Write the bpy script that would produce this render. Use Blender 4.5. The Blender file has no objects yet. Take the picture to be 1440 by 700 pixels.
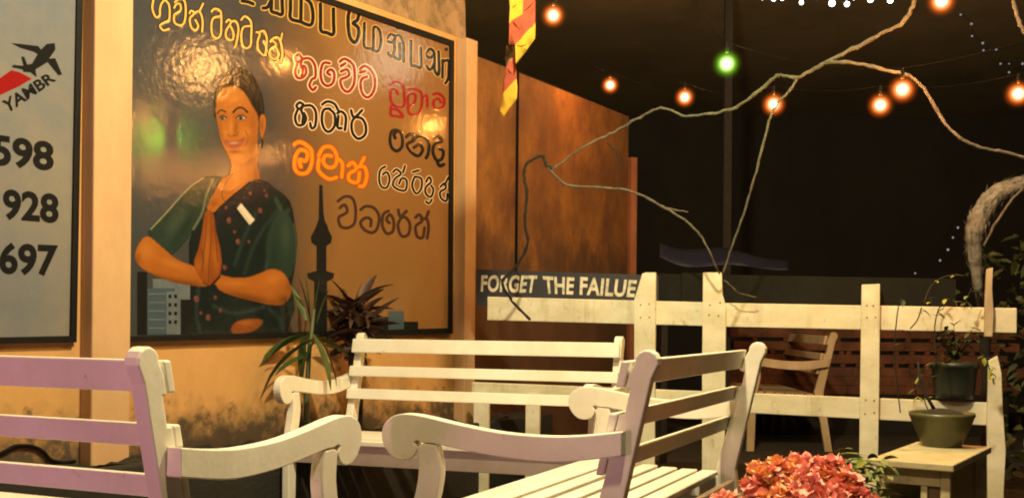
import bpy, bmesh, math, random
from mathutils import Vector, Matrix
random.seed(7)
R = math.radians
SC = bpy.context.scene
COL = SC.collection

# ------------------------------------------------------------------ camera
F, HZ, ROLL, EYE = 1550.34, 449.24, R(0.523), 0.94      # focal length in pixels of a 1440 px wide frame
cam_d = bpy.data.cameras.new('camera')
cam = bpy.data.objects.new('camera', cam_d); COL.objects.link(cam)
cam_d.sensor_width = 36.0
cam_d.lens = F / 1440 * 36
cam_d.shift_y = (HZ - 350) / 1440
cam_d.clip_start, cam_d.clip_end = 0.05, 400
cam.matrix_world = Matrix.Translation((0, 0, EYE)) @ Matrix.Rotation(R(90), 4, 'X') @ Matrix.Rotation(ROLL, 4, 'Z')
SC.camera = cam

# ------------------------------------------------------------------ night sky, moon, exposure
w = bpy.data.worlds.new('World'); SC.world = w; w.use_nodes = True
nt = w.node_tree
sky = nt.nodes.new('ShaderNodeTexSky'); sky.sky_type = 'NISHITA'; sky.sun_disc = False
sky.sun_elevation = R(3); sky.sun_rotation = R(200)
nt.links.new(sky.outputs[0], nt.nodes['Background'].inputs[0])
nt.nodes['Background'].inputs[1].default_value = 0.003
sun_d = bpy.data.lights.new('moon', 'SUN'); sun_d.energy = 0.01; sun_d.angle = R(0.5); sun_d.color = (1, .93, .85)
sun = bpy.data.objects.new('moon', sun_d); COL.objects.link(sun)
sun.rotation_euler = (R(60), 0, R(20))
SC.view_settings.view_transform = 'Standard'; SC.view_settings.look = 'None'
SC.view_settings.gamma = 1; SC.view_settings.exposure = 0.0; SC.view_settings.use_curve_mapping = False
SC.cycles.use_denoising = True
SC.cycles.filter_width = 2.0
SC.cycles.max_bounces = 6
SC.cycles.sample_clamp_indirect = 4

def lamp(name, loc, power, color, radius=0.05):
    d = bpy.data.lights.new(name, 'POINT'); d.energy = power; d.color = color; d.shadow_soft_size = radius
    o = bpy.data.objects.new(name, d); COL.objects.link(o); o.location = loc
    return o
WARM = (1.0, .83, .47)
# lamps of the garden that hang above and behind the frame
lamp('garden_lamp', (0.3, 3.0, 3.2), 575, WARM, .08)
lamp('garden_lamp', (0.15, 1.4, 3.0), 170, (1.0, .76, .42), .10)
lamp('garden_lamp', (2.0, 5.05, 2.73), 66, (1, .44, .11), .09)
lamp('pink_lamp', (-1.75, .6, 0.62), 66, (1.0, .44, .56), .12)

# ------------------------------------------------------------------ pixel <-> place helpers
def ray(px, py):
    dx, dy = px - 720, py - HZ
    a = dx * math.cos(ROLL) + dy * math.sin(ROLL); b = -dx * math.sin(ROLL) + dy * math.cos(ROLL)
    return Vector((a / F, 1, -b / F))
def at(px, py, Y):
    v = ray(px, py) * Y
    return Vector((v.x, v.y, v.z + EYE))
def on_plane(px, py, p0, n):
    o = Vector((0, 0, EYE)); d = ray(px, py)
    return o + d * ((p0 - o).dot(n) / d.dot(n))

# ------------------------------------------------------------------ object helpers
def tag(o, label=None, cat=None, group=None, kind=None):
    if label: o['label'] = label
    if cat: o['category'] = cat
    if group: o['group'] = group
    if kind: o['kind'] = kind
    return o
def empty(name, loc=(0, 0, 0), rz=0):
    o = bpy.data.objects.new(name, None); COL.objects.link(o); o.empty_display_size = .1
    o.location = loc; o.rotation_euler = (0, 0, rz); return o
class MB:
    def __init__(s): s.v = []; s.f = []; s.m = []; s.sm = []
    def add(s, vs, fs, mi=0, smooth=False):
        k = len(s.v); s.v += [Vector(x) for x in vs]
        for f in fs: s.f.append([i + k for i in f]); s.m.append(mi); s.sm.append(smooth)
    def box(s, c, d, mi=0, rz=0, rot=None):
        M = rot or Matrix.Rotation(rz, 3, 'Z'); c = Vector(c)
        vs = [c + M @ Vector((x * d[0] / 2, y * d[1] / 2, z * d[2] / 2)) for x in (-1, 1) for y in (-1, 1) for z in (-1, 1)]
        s.add(vs, [(0, 1, 3, 2), (4, 6, 7, 5), (0, 4, 5, 1), (2, 3, 7, 6), (0, 2, 6, 4), (1, 5, 7, 3)], mi)
    def beam(s, a, b, h, t, nrm, mi=0, h2=None):
        """plank whose top edge runs a->b, height h down (h2 at b), thickness t along nrm"""
        a, b = Vector(a), Vector(b); n = Vector(nrm).normalized() * t; h2 = h2 or h
        vs = [a, b, b - Vector((0, 0, h2)), a - Vector((0, 0, h))]
        vs = vs + [v + n for v in vs]
        s.add(vs, [(0, 1, 2, 3), (7, 6, 5, 4), (0, 4, 5, 1), (1, 5, 6, 2), (2, 6, 7, 3), (3, 7, 4, 0)], mi)
    def prism(s, prof, fn, t0, t1, mi=0):
        """closed 2-D profile extruded from t0 to t1; fn(a, b, t) -> point"""
        n = len(prof)
        vs = [fn(a, b, t0) for a, b in prof] + [fn(a, b, t1) for a, b in prof]
        s.add(vs, [list(range(n))[::-1], list(range(n, 2 * n))] + [(i, (i + 1) % n, n + (i + 1) % n, n + i) for i in range(n)], mi)
    def tube(s, pts, rad, n=8, mi=0):
        pts = [Vector(p) for p in pts]; N = len(pts)
        if not isinstance(rad, (list, tuple)): rad = [rad] * N
        vs = []; up = Vector((0.31, 0.2, .93))
        for i, p in enumerate(pts):
            d = (pts[min(i + 1, N - 1)] - pts[max(i - 1, 0)]).normalized()
            x = d.cross(up)
            if x.length < .05: x = d.cross(Vector((1, 0, 0)))
            x.normalize(); y = d.cross(x)
            vs += [p + (x * math.cos(6.2832 * k / n) + y * math.sin(6.2832 * k / n)) * rad[i] for k in range(n)]
        fs = [(i * n + k, i * n + (k + 1) % n, (i + 1) * n + (k + 1) % n, (i + 1) * n + k) for i in range(N - 1) for k in range(n)]
        fs += [list(range(n))[::-1], list(range((N - 1) * n, N * n))]
        s.add(vs, fs, mi, True)
    def lathe(s, prof, c, n=24, mi=0, cap=True):
        c = Vector(c); N = len(prof)
        vs = [c + Vector((r * math.cos(6.2832 * k / n), r * math.sin(6.2832 * k / n), z)) for r, z in prof for k in range(n)]
        fs = [(i * n + k, i * n + (k + 1) % n, (i + 1) * n + (k + 1) % n, (i + 1) * n + k) for i in range(N - 1) for k in range(n)]
        if cap: fs += [list(range(n))[::-1], list(range((N - 1) * n, N * n))]
        s.add(vs, fs, mi, True)
    def ball(s, c, r, mi=0, n=12, m=8):
        c = Vector(c); r = Vector(r) if hasattr(r, '__len__') else Vector((r, r, r))
        vs = [c + Vector((r.x * math.sin(math.pi * j / m) * math.cos(6.2832 * k / n), r.y * math.sin(math.pi * j / m) * math.sin(6.2832 * k / n), r.z * math.cos(math.pi * j / m))) for j in range(1, m) for k in range(n)]
        fs = [(j * n + k, (j + 1) * n + k, (j + 1) * n + (k + 1) % n, j * n + (k + 1) % n) for j in range(m - 2) for k in range(n)]
        vs += [c + Vector((0, 0, r.z)), c - Vector((0, 0, r.z))]; t = (m - 1) * n
        fs += [(t, k, (k + 1) % n) for k in range(n)] + [(t + 1, (m - 2) * n + (k + 1) % n, (m - 2) * n + k) for k in range(n)]
        s.add(vs, fs, mi, True)
    def leaf(s, p, d, L, W, droop=.5, mi=0, n=5, twist=0.0, fold=.25):
        """pointed strap leaf starting at p in direction d, bending down by droop (radians in all)"""
        p = Vector(p); d = Vector(d).normalized(); side = d.cross(Vector((0, 0, 1)))
        if side.length < .05: side = Vector((1, 0, 0))
        side.normalize(); side.rotate(Matrix.Rotation(twist, 3, d))
        vs = []; q = p.copy(); dd = d.copy(); ax = d.cross(Vector((0, 0, -1)))
        if ax.length < .05: ax = Vector((1, 0, 0))
        ax.normalize()
        for i in range(n + 1):
            t = i / n; wd = W / 2 * max(.04, math.sin(math.pi * (t * .88 + .12)) ** .8)
            up = side.cross(dd).normalized()
            vs += [q - side * wd + up * wd * fold, q.copy(), q + side * wd + up * wd * fold]
            dd.rotate(Matrix.Rotation(droop / n, 3, ax)); q = q + dd * (L / n)
        fs = []
        for i in range(n):
            a = i * 3; fs += [(a, a + 1, a + 4, a + 3), (a + 1, a + 2, a + 5, a + 4)]
        s.add(vs, fs, mi, True)
    def build(s, name, mats, parent=None, origin=None, bevel=0, solid=0):
        if not isinstance(mats, (list, tuple)): mats = [mats]
        me = bpy.data.meshes.new(name)
        if origin is None: origin = parent.location if (parent is not None and parent.get('world_build')) else Vector((0, 0, 0))
        if parent is not None and parent.parent is not None and parent.get('inherit_origin'): origin = Vector(parent['inherit_origin'])
        me.from_pydata([v - Vector(origin) for v in s.v], [], s.f); me.update()
        for m in mats: me.materials.append(m)
        for p, mi, sm in zip(me.polygons, s.m, s.sm): p.material_index = mi; p.use_smooth = sm
        o = bpy.data.objects.new(name, me); COL.objects.link(o)
        if parent is not None: o.parent = parent
        if bevel:
            b = o.modifiers.new('bevel', 'BEVEL'); b.width = bevel; b.segments = 2; b.limit_method = 'ANGLE'; b.angle_limit = R(35)
        return o
def smooth(pts, k=5, closed=False):
    """Catmull-Rom through 2-D or 3-D points"""
    P = [Vector(p) for p in pts]; n = len(P); out = []
    if n < 3 and not closed: return P
    for i in range(n if closed else n - 1):
        if closed: a, b, c, d = P[(i - 1) % n], P[i], P[(i + 1) % n], P[(i + 2) % n]
        else: a, b, c, d = P[max(i - 1, 0)], P[i], P[i + 1], P[min(i + 2, n - 1)]
        for j in range(k):
            t = j / k
            out.append(.5 * ((2 * b) + (c - a) * t + (2 * a - 5 * b + 4 * c - d) * t * t + (3 * b - a - 3 * c + d) * t ** 3))
    if not closed: out.append(P[-1])
    return out

# ------------------------------------------------------------------ materials
def mat(name, col, rough=.6, col2=None, scale=8, stretch=(1, 1, 1), bump=0.0, bscale=40, spec=.5, contrast=(.35, .65), metal=0, detail=6):
    m = bpy.data.materials.new(name); m.use_nodes = True
    N = m.node_tree; b = N.nodes['Principled BSDF']
    b.inputs['Base Color'].default_value = (*col, 1); b.inputs['Roughness'].default_value = rough
    b.inputs['Specular IOR Level'].default_value = spec; b.inputs['Metallic'].default_value = metal
    geo = N.nodes.new('ShaderNodeNewGeometry')
    mp = N.nodes.new('ShaderNodeMapping'); mp.inputs['Scale'].default_value = stretch
    N.links.new(geo.outputs['Position'], mp.inputs[0])
    if col2:
        t = N.nodes.new('ShaderNodeTexNoise'); t.inputs['Scale'].default_value = scale; t.inputs['Detail'].default_value = detail
        t.inputs['Roughness'].default_value = .65
        r = N.nodes.new('ShaderNodeValToRGB')
        r.color_ramp.elements[0].position = contrast[0]; r.color_ramp.elements[1].position = contrast[1]
        r.color_ramp.elements[0].color = (*col, 1); r.color_ramp.elements[1].color = (*col2, 1)
        N.links.new(mp.outputs[0], t.inputs[0]); N.links.new(t.outputs[0], r.inputs[0]); N.links.new(r.outputs[0], b.inputs['Base Color'])
        m['ramp'] = r.name
    if bump:
        t = N.nodes.new('ShaderNodeTexNoise'); t.inputs['Scale'].default_value = bscale; t.inputs['Detail'].default_value = 4
        bu = N.nodes.new('ShaderNodeBump'); bu.inputs['Strength'].default_value = bump; bu.inputs['Distance'].default_value = .01
        N.links.new(mp.outputs[0], t.inputs[0]); N.links.new(t.outputs[0], bu.inputs['Height']); N.links.new(bu.outputs[0], b.inputs['Normal'])
    return m
def over(m, col, scale, lo, hi, stretch=(1, 1, 1), zband=None, amount=1.0):
    """lays a second noise-shaped colour (stains, chips) over whatever feeds Base Color; zband=(z0,z1) limits it to a height band"""
    N = m.node_tree; b = N.nodes['Principled BSDF']; src = b.inputs['Base Color'].links
    geo = N.nodes.new('ShaderNodeNewGeometry'); mp = N.nodes.new('ShaderNodeMapping'); mp.inputs['Scale'].default_value = stretch
    mp.inputs['Location'].default_value = (scale * .37, 1.7, .9)
    t = N.nodes.new('ShaderNodeTexNoise'); t.inputs['Scale'].default_value = scale; t.inputs['Detail'].default_value = 8; t.inputs['Roughness'].default_value = .7
    r = N.nodes.new('ShaderNodeMapRange'); r.inputs['From Min'].default_value = lo; r.inputs['From Max'].default_value = hi; r.inputs['To Max'].default_value = amount
    N.links.new(geo.outputs['Position'], mp.inputs[0]); N.links.new(mp.outputs[0], t.inputs[0])
    fac = t.outputs[0]
    if zband:
        sp = N.nodes.new('ShaderNodeSeparateXYZ'); N.links.new(geo.outputs['Position'], sp.inputs[0])
        zr = N.nodes.new('ShaderNodeMapRange'); zr.inputs['From Min'].default_value = zband[0]; zr.inputs['From Max'].default_value = zband[1]
        zr.inputs['To Min'].default_value = .38; zr.inputs['To Max'].default_value = -.35
        N.links.new(sp.outputs[2], zr.inputs[0])
        ad = N.nodes.new('ShaderNodeMath'); ad.operation = 'ADD'; N.links.new(fac, ad.inputs[0]); N.links.new(zr.outputs[0], ad.inputs[1]); fac = ad.outputs[0]
    N.links.new(fac, r.inputs[0])
    mx = N.nodes.new('ShaderNodeMix'); mx.data_type = 'RGBA'
    N.links.new(r.outputs[0], mx.inputs[0])
    if src: N.links.new(src[0].from_socket, mx.inputs[6])
    else: mx.inputs[6].default_value = b.inputs['Base Color'].default_value
    mx.inputs[7].default_value = (*col, 1)
    N.links.new(mx.outputs[2], b.inputs['Base Color'])
    return m
def sign_mat(name, col, rough=.15, col2=None, scale=3, ramp_dir=None):
    """printed glossy vinyl with shallow ripples"""
    m = mat(name, col, rough, col2, scale, spec=.32)
    N = m.node_tree; b = N.nodes['Principled BSDF']
    geo = N.nodes.new('ShaderNodeNewGeometry')
    t = N.nodes.new('ShaderNodeTexNoise'); t.inputs['Scale'].default_value = 30; t.inputs['Detail'].default_value = 2; t.inputs['Roughness'].default_value = .5
    bu = N.nodes.new('ShaderNodeBump'); bu.inputs['Strength'].default_value = 1; bu.inputs['Distance'].default_value = .0010
    N.links.new(geo.outputs['Position'], t.inputs[0]); N.links.new(t.outputs[0], bu.inputs['Height']); N.links.new(bu.outputs[0], b.inputs['Normal'])
    return m
def glow(name, col, strength, clear=0.0):
    m = bpy.data.materials.new(name); m.use_nodes = True; N = m.node_tree
    N.nodes.remove(N.nodes['Principled BSDF']); out = N.nodes['Material Output']
    e = N.nodes.new('ShaderNodeEmission'); e.inputs[0].default_value = (*col, 1); e.inputs[1].default_value = strength
    if clear:
        t = N.nodes.new('ShaderNodeBsdfTransparent'); mx = N.nodes.new('ShaderNodeMixShader'); mx.inputs[0].default_value = 1 - clear
        N.links.new(t.outputs[0], mx.inputs[1]); N.links.new(e.outputs[0], mx.inputs[2]); N.links.new(mx.outputs[0], out.inputs[0])
    else: N.links.new(e.outputs[0], out.inputs[0])
    return m

def bulb_halo(name, col, strength, hot):
    """lens halo around a bulb: volume glow fading outward from the middle"""
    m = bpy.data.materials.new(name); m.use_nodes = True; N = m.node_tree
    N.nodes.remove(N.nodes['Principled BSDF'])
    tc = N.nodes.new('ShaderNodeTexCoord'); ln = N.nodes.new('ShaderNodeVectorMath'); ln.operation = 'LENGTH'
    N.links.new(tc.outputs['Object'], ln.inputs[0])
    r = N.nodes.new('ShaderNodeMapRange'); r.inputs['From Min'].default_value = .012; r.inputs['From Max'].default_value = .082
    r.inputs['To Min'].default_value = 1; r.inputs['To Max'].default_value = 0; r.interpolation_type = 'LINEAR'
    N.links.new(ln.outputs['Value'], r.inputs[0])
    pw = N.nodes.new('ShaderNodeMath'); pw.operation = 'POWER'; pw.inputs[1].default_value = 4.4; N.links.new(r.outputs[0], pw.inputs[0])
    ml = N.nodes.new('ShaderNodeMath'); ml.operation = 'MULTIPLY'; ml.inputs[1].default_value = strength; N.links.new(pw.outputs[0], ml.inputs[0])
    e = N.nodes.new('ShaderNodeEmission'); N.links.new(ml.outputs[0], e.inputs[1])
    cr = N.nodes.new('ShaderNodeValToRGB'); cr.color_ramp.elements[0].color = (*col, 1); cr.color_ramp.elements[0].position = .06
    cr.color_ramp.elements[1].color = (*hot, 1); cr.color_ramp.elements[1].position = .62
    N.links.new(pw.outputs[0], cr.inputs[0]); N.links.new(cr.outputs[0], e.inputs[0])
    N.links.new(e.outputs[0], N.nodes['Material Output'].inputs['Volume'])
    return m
M = {}
M['paint'] = over(over(mat('white_paint', (.78, .75, .66), .5, (.70, .66, .56), 5, (1, 1, 1), .06, 60), (.30, .22, .13), 30, .63, .70, (1, 1, 1), amount=.55), (.56, .50, .38), 3.2, .46, .72, (1, 1, 1), amount=.55)
M['fence'] = over(over(mat('fence_paint', (.70, .67, .54), .7, (.56, .52, .38), 5, (1, 1, 2), .12, 50), (.25, .19, .10), 18, .60, .72, (1, 1, .5), amount=.8), (.12, .09, .05), 60, .66, .74)
M['fence'] = over(M['fence'], (.30, .25, .15), 9, .54, .72, (1, 1, .12), amount=.55)
M['oldwood'] = mat('weathered_wood', (.45, .36, .24), .8, (.30, .23, .15), 9, (1, 1, .3), .4, 40)
M['tintedwood'] = mat('light_tinted_wood', (.62, .48, .32), .6, (.48, .36, .22), 8, (1, 1, .4), .2, 40)  # orange tint of the lighting is put into this wood colour
M['plaster'] = over(over(mat('wall_plaster', (.58, .32, .115), .85, (.48, .255, .085), 2.5, (1, 1, .6), .3, 30), (.055, .036, .018), 4.2, .40, .86, (1, 1, .9), (.24, .80)), (.05, .035, .02), 11, .48, .66, zband=(.22, .80), amount=.9)
M['plaster_top'] = over(mat('stained_plaster', (.34, .22, .12), .9, (.26, .16, .08), 6, (1, 1, .8), .5, 30), (.12, .08, .045), 9, .47, .66)
M['pilaster'] = mat('pilaster_plaster', (.54, .335, .17), .8, (.46, .28, .14), 5, (1, 1, .4), .3, 25)
M['orange_wall'] = over(over(mat('orange_sheet', (.26, .112, .021), .8, (.13, .055, .016), 2.6, (1.2, 1.2, 1.0), .1, 20), (.10, .036, .018), 3.4, .45, .68, (1.5, 1.5, .95)), (.07, .035, .02), 7, .56, .74, (1, 1, .45), zband=(.9, 2.4), amount=.8)
M['rust_post'] = mat('rust_paint', (.30, .11, .05), .7, (.2, .07, .03), 9, (1, 1, .3))
M['soil'] = mat('soil', (.011, .009, .006), .95, (.018, .014, .009), 12, bump=.8, bscale=30)
M['ground'] = mat('ground_dirt', (.03, .025, .018), .95, (.05, .04, .028), 3, bump=.6, bscale=20)
M['blackwall'] = mat('black_kerb', (.010, .009, .008), .8, (.016, .013, .010), 6, bump=.4)
M['darkboard'] = over(mat('dark_board', (.006, .0065, .0055), .8, (.010, .010, .008), 7, (1, 1, .5), .3, 30, .15), (.22, .21, .18), 24, .70, .76, (.6, .6, 2.5))
M['navy'] = mat('navy_board', (.016, .018, .028), .5, (.026, .027, .036), 6)
M['chalk'] = mat('cream_lettering', (.62, .58, .48), .7, (.22, .21, .18), 22, contrast=(.45, .72))
M['brick'] = mat('terracotta_brick', (.20, .072, .034), .9, (.075, .032, .018), 5, bump=.4)
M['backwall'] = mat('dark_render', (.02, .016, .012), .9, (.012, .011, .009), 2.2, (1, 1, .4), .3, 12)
M['roof'] = mat('olive_roof', (.24, .20, .12), .95, (.15, .13, .075), .8, (1, 1, 1), .2, 10)
M['bark'] = over(mat('pale_bark', (.13, .115, .09), .9, (.06, .052, .042), 22, (1, 1, .6), .6, 60), (.14, .10, .06), 30, .55, .7)
M['barkdark'] = mat('dark_bark', (.016, .012, .009), .9, (.010, .008, .006), 14, bump=.5)
M['trunk'] = mat('grey_trunk', (.20, .205, .20), .95, (.075, .075, .07), 22, (1, 1, .6), 1.0, 45)
M['cable'] = mat('black_cable', (.006, .006, .005), .8, spec=.1)
M['leaf'] = mat('strap_leaf', (.028, .055, .014), .5, (.05, .085, .02), 10)
M['leafbright'] = mat('bright_leaf', (.11, .15, .03), .5, (.17, .20, .045), 12)
M['leafyel'] = mat('yellow_leaf', (.30, .28, .05), .5, (.18, .22, .04), 14)
M['leafred'] = mat('maroon_leaf', (.030, .015, .011), .5, (.050, .022, .014), 9)
M['leafdim'] = mat('dull_leaf', (.04, .06, .02), .6, (.07, .08, .03), 9)
M['coral'] = mat('coral_petal', (.93, .45, .36), .85, (.84, .33, .27), 30, spec=.1)
M['orangepetal'] = mat('orange_petal', (.88, .50, .22), .85, (.84, .38, .20), 30, spec=.1)
M['potblack'] = mat('black_plastic', (.022, .026, .020), .45, (.03, .036, .026), 8)
M['potgreen'] = mat('olive_glaze', (.085, .080, .028), .35, (.055, .052, .02), 10, bump=.15, bscale=30)
M['table'] = over(mat('yellow_table_paint', (.52, .45, .27), .6, (.40, .33, .18), 7, (1, 1, 1), .2, 30), (.16, .11, .05), 18, .58, .7, amount=.8)
M['tablein'] = mat('brown_panel', (.20, .13, .06), .6, (.14, .09, .04), 9)
M['flag_y'] = mat('yellow_cloth', (.52, .30, .015), .85, (.42, .24, .012), 20, bump=.2, bscale=300)
M['flag_o'] = mat('orange_cloth', (.32, .058, .022), .85, (.25, .042, .018), 20, bump=.2, bscale=300)
M['flag_t'] = mat('tan_cloth', (.30, .20, .06), .85, (.08, .04, .02), 30)
M['tarp'] = mat('blue_tarp', (.006, .012, .042), .6, (.004, .008, .026), 6)
M['pottery'] = mat('white_shell', (.7, .66, .55), .5, (.5, .46, .36), 20)
# lights
M['core'] = glow('hot_core', (1, .36, .07), 1700)
M['bulb'] = bulb_halo('orange_halo', (1.0, .16, .010), 125, (1, .62, .32))
M['core_green'] = glow('green_core', (.36, 1, .05), 1500)
M['halo_green'] = bulb_halo('green_halo', (.22, .60, .01), 95, (.8, 1, .45))
M['fairy'] = glow('white_fairy', (1, .92, .70), 14)
M['fairydim'] = glow('dim_fairy', (.8, .82, .85), .32)
# sign prints
M['s_frame'] = mat('black_frame', (.006, .006, .006), .5, bump=.2, spec=.2)
M['s_black'] = sign_mat('print_black', (.012, .012, .012), .15)
M['s_brown'] = sign_mat('print_brown', (.05, .025, .018), .15)
M['s_red'] = sign_mat('print_red', (.22, .010, .010), .15)
M['s_orange'] = sign_mat('print_orange', (.70, .20, .008), .15)
M['s_gold'] = sign_mat('print_gold', (.55, .33, .08), .15)
M['s_halo'] = sign_mat('print_halo', (.72, .54, .38), .15)
M['s_halored'] = sign_mat('print_outline_red', (.35, .05, .02), .15)
M['s_skin'] = sign_mat('print_skin', (.60, .215, .03), .15, (.50, .165, .025), 7)
M['s_skin2'] = sign_mat('print_skin_dark', (.36, .105, .018), .15, (.30, .085, .015), 9)
M['s_hair'] = sign_mat('print_hair', (.018, .014, .012), .15)
M['s_teal'] = sign_mat('print_teal', (.030, .062, .055), .15, (.045, .085, .07), 8)
M['s_teal2'] = sign_mat('print_teal_light', (.10, .14, .095), .15)
M['s_sari'] = sign_mat('print_sari', (.014, .026, .028), .15, (.025, .036, .038), 14)
M['s_pink'] = sign_mat('print_pink', (.35, .08, .07), .15)
M['s_white'] = sign_mat('print_white', (.62, .55, .45), .15)
M['s_grey'] = sign_mat('print_grey', (.12, .14, .16), .15, (.08, .10, .125), 12)
M['s_blue'] = sign_mat('print_blue', (.05, .075, .10), .15)
M['s_lefthalf'] = sign_mat('print_haze', (.135, .15, .172), .15, (.22, .195, .16), 1.7)
m = M['s_sky'] = sign_mat('print_backdrop', (.2, .2, .2), .15)

# ================================================================== SETTING
g = MB()
nx = 40
vs = [(-30 + 60 * i / nx, -8 + 68 * j / nx, 0) for j in range(nx + 1) for i in range(nx + 1)]
g.add(vs, [(j * (nx + 1) + i, j * (nx + 1) + i + 1, (j + 1) * (nx + 1) + i + 1, (j + 1) * (nx + 1) + i) for j in range(nx) for i in range(nx)])
tag(g.build('ground', M['ground']), kind='structure')

# ---- the sign wall: plane through Q along D, normal NW
WA = R(34.2)
D = Vector((math.sin(WA), math.cos(WA), 0)); NW = Vector((math.cos(WA), -math.sin(WA), 0)); Q = Vector((-.27, 6.3, 0))
def wpt(t, z, off=0.0): return Q + D * t + NW * off + Vector((0, 0, z))
def wall_t(px, off=0.0):
    p = on_plane(px, HZ, Q + NW * off, NW); return (p - Q).dot(D)
root = empty('plaster_wall', wpt(-2, 0)); root['world_build'] = 1
tag(root, 'long ochre plaster wall stained with mould at its foot, carrying the painted signs', 'wall')
b = MB()
def wbox(b, t0, t1, z0, z1, o0, o1, mi=0):
    b.prism([(t0, z0), (t1, z0), (t1, z1), (t0, z1)], lambda a, c, t: wpt(a, c, t), o0, o1, mi)
tE = wall_t(652)
wbox(b, -5.5, tE, 0, 2.53, -.22, 0)
b.build('wall_face', M['plaster'], root)
b = MB()
top = [(-5.5, 2.532)] + [(tE - .0, 2.532)]
prof = [(-5.5, 2.532), (tE, 2.532), (tE - .01, 2.75), (tE - .06, 2.95), (tE - .16, 3.12), (tE - .3, 3.2), (-5.5, 3.25)]
b.prism(prof, lambda a, c, t: wpt(a, c, t), -.22, -.003)
b.build('parapet', M['plaster_top'], root)
E1 = .075
b = MB(); wbox(b, wall_t(130, E1), wall_t(184, E1), 0, 3.0, .001, E1); b.build('pilaster', M['pilaster'], root, bevel=.006)
zt = on_plane(660, 54, Q + NW * E1, NW).z
b = MB(); wbox(b, wall_t(653.5, E1), wall_t(668.5, E1), 0, zt, .001, E1); b.build('pilaster', M['pilaster'], root, bevel=.004)

# ---- raised planting bed along the wall
root = empty('planting_bed', wpt(-2, 0)); root['world_build'] = 1
tag(root, 'low black raised planting bed running along the foot of the ochre wall', 'planting bed')
b = MB(); wbox(b, -4.2, .5, 0, .385, .23, .29); b.build('kerb', M['blackwall'], root, bevel=.008)
b = MB()
nt_, no_ = 60, 6
vv = [wpt(-4.2 + 4.7 * i / nt_, .36 + random.uniform(-.02, .035), .002 + .227 * j / no_) for i in range(nt_ + 1) for j in range(no_ + 1)]
b.add(vv, [(i * (no_ + 1) + j, i * (no_ + 1) + j + 1, (i + 1) * (no_ + 1) + j + 1, (i + 1) * (no_ + 1) + j) for i in range(nt_) for j in range(no_)], 0, True)
b.build('soil', M['soil'], root)

# ---- orange sheet wall beyond the pilaster
SA = R(30)
SD = Vector((math.sin(SA), math.cos(SA), 0)); SN = Vector((math.cos(SA), -math.sin(SA), 0)); SQ = Vector((-.235, 6.42, 0))
def spt(px, py, off=0): return on_plane(px, py, SQ + SN * off, SN)
root = empty('sheet_wall', SQ); root['world_build'] = 1
tag(root, 'orange lit sheet wall with rusty vertical streaks beyond the end pilaster', 'wall')
def swall(pxa, pxb, ya, yb, name):
    b = MB(); a, c = spt(pxa, ya), spt(pxb, yb)
    for s0 in (0,):
        A, C = Vector((a.x, a.y, 0)), Vector((c.x, c.y, 0)); nn = SN * -.05
        vs = [A, C, c, a]; vs = vs + [v + nn for v in vs]
        b.add(vs, [(0, 1, 2, 3), (7, 6, 5, 4), (0, 4, 5, 1), (1, 5, 6, 2), (2, 6, 7, 3), (3, 7, 4, 0)])
    return b.build(name, M['orange_wall'], root)
swall(664, 726.4, 77, 100.5, 'panel'); swall(727.6, 884, 101.5, 164, 'panel')
b = MB(); p = spt(889, 222, .02); b.box((p.x, p.y, p.z / 2), (.055, .055, p.z), 0, SA); b.build('end_post', M['rust_post'], root)
b = MB(); b.beam(spt(664, 74, -.003), spt(885, 162.5, -.003), .02, .05, -SN); b.build('coping', M['cable'], root)
b = MB(); p, q = spt(727, 100, .012), spt(727, 420, .012); b.box(((p + q) / 2), (.009, .016, p.z - q.z), 0, SA); b.build('seam_strip', M['cable'], root)

# ---- dark building and roof added as a backdrop behind the fence
root = empty('backdrop_building', (3, 12.5, 0)); root['world_build'] = 1
tag(root, 'dark coloured building and roof added as a backdrop behind the fence', 'building')
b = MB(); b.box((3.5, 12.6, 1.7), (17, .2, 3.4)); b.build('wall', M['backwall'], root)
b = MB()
for i in range(46):      # corrugated sheet roof sloping up toward the yard, added to imitate lens glow
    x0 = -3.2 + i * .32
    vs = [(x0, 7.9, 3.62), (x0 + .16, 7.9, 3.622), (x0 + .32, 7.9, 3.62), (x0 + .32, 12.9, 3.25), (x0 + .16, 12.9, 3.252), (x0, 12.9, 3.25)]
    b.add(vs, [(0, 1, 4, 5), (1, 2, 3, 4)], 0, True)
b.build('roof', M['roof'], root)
for px in (1022,):
    b = MB(); p = at(px, 300, 8.2); b.box((p.x, p.y, 1.81), (.055, .055, 3.62)); b.build('roof_post', M['barkdark'], root)
b = MB(); p = at(1560, 300, 8.2); b.box((p.x, p.y, 1.81), (.085, .085, 3.62)); b.build('roof_post', M['rust_post'], root)
p = at(760, 300, 11.5); b = MB(); b.box((p.x, p.y, 1.6), (.085, .085, 3.2)); b.build('roof_post', M['rust_post'], root)

# ---- fence
def fpt(px, z, off=0.0):
    a = (px - 720) / F; Y = 5.92 / (1 + .27 * a); Y += off
    return Vector((a * Y, Y, z))
FD = (fpt(1400, 0) - fpt(700, 0)).normalized(); FN = Vector((-FD.y, FD.x, 0))  # FN points away from the camera
if FN.y < 0: FN = -FN
def zof(px, py, Y): return at(px, py, Y).z
root = empty('white_fence', fpt(1050, 0)); root['world_build'] = 1
tag(root, 'weathered cream timber fence of two rails and upright planks behind the benches', 'fence')
def frail(pxa, ya0, ya1, pxb, yb0, yb1):
    a, c = fpt(pxa, 0), fpt(pxb, 0)
    A = Vector((a.x, a.y, zof(pxa, ya0, a.y))); B_ = Vector((c.x, c.y, zof(pxb, yb0, c.y)))
    h1 = A.z - zof(pxa, ya1, a.y); h2 = B_.z - zof(pxb, yb1, c.y)
    b = MB(); b.beam(A, B_, h1, .035, FN, 0, h2); return b.build('rail', M['fence'], root, bevel=.004)
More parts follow.
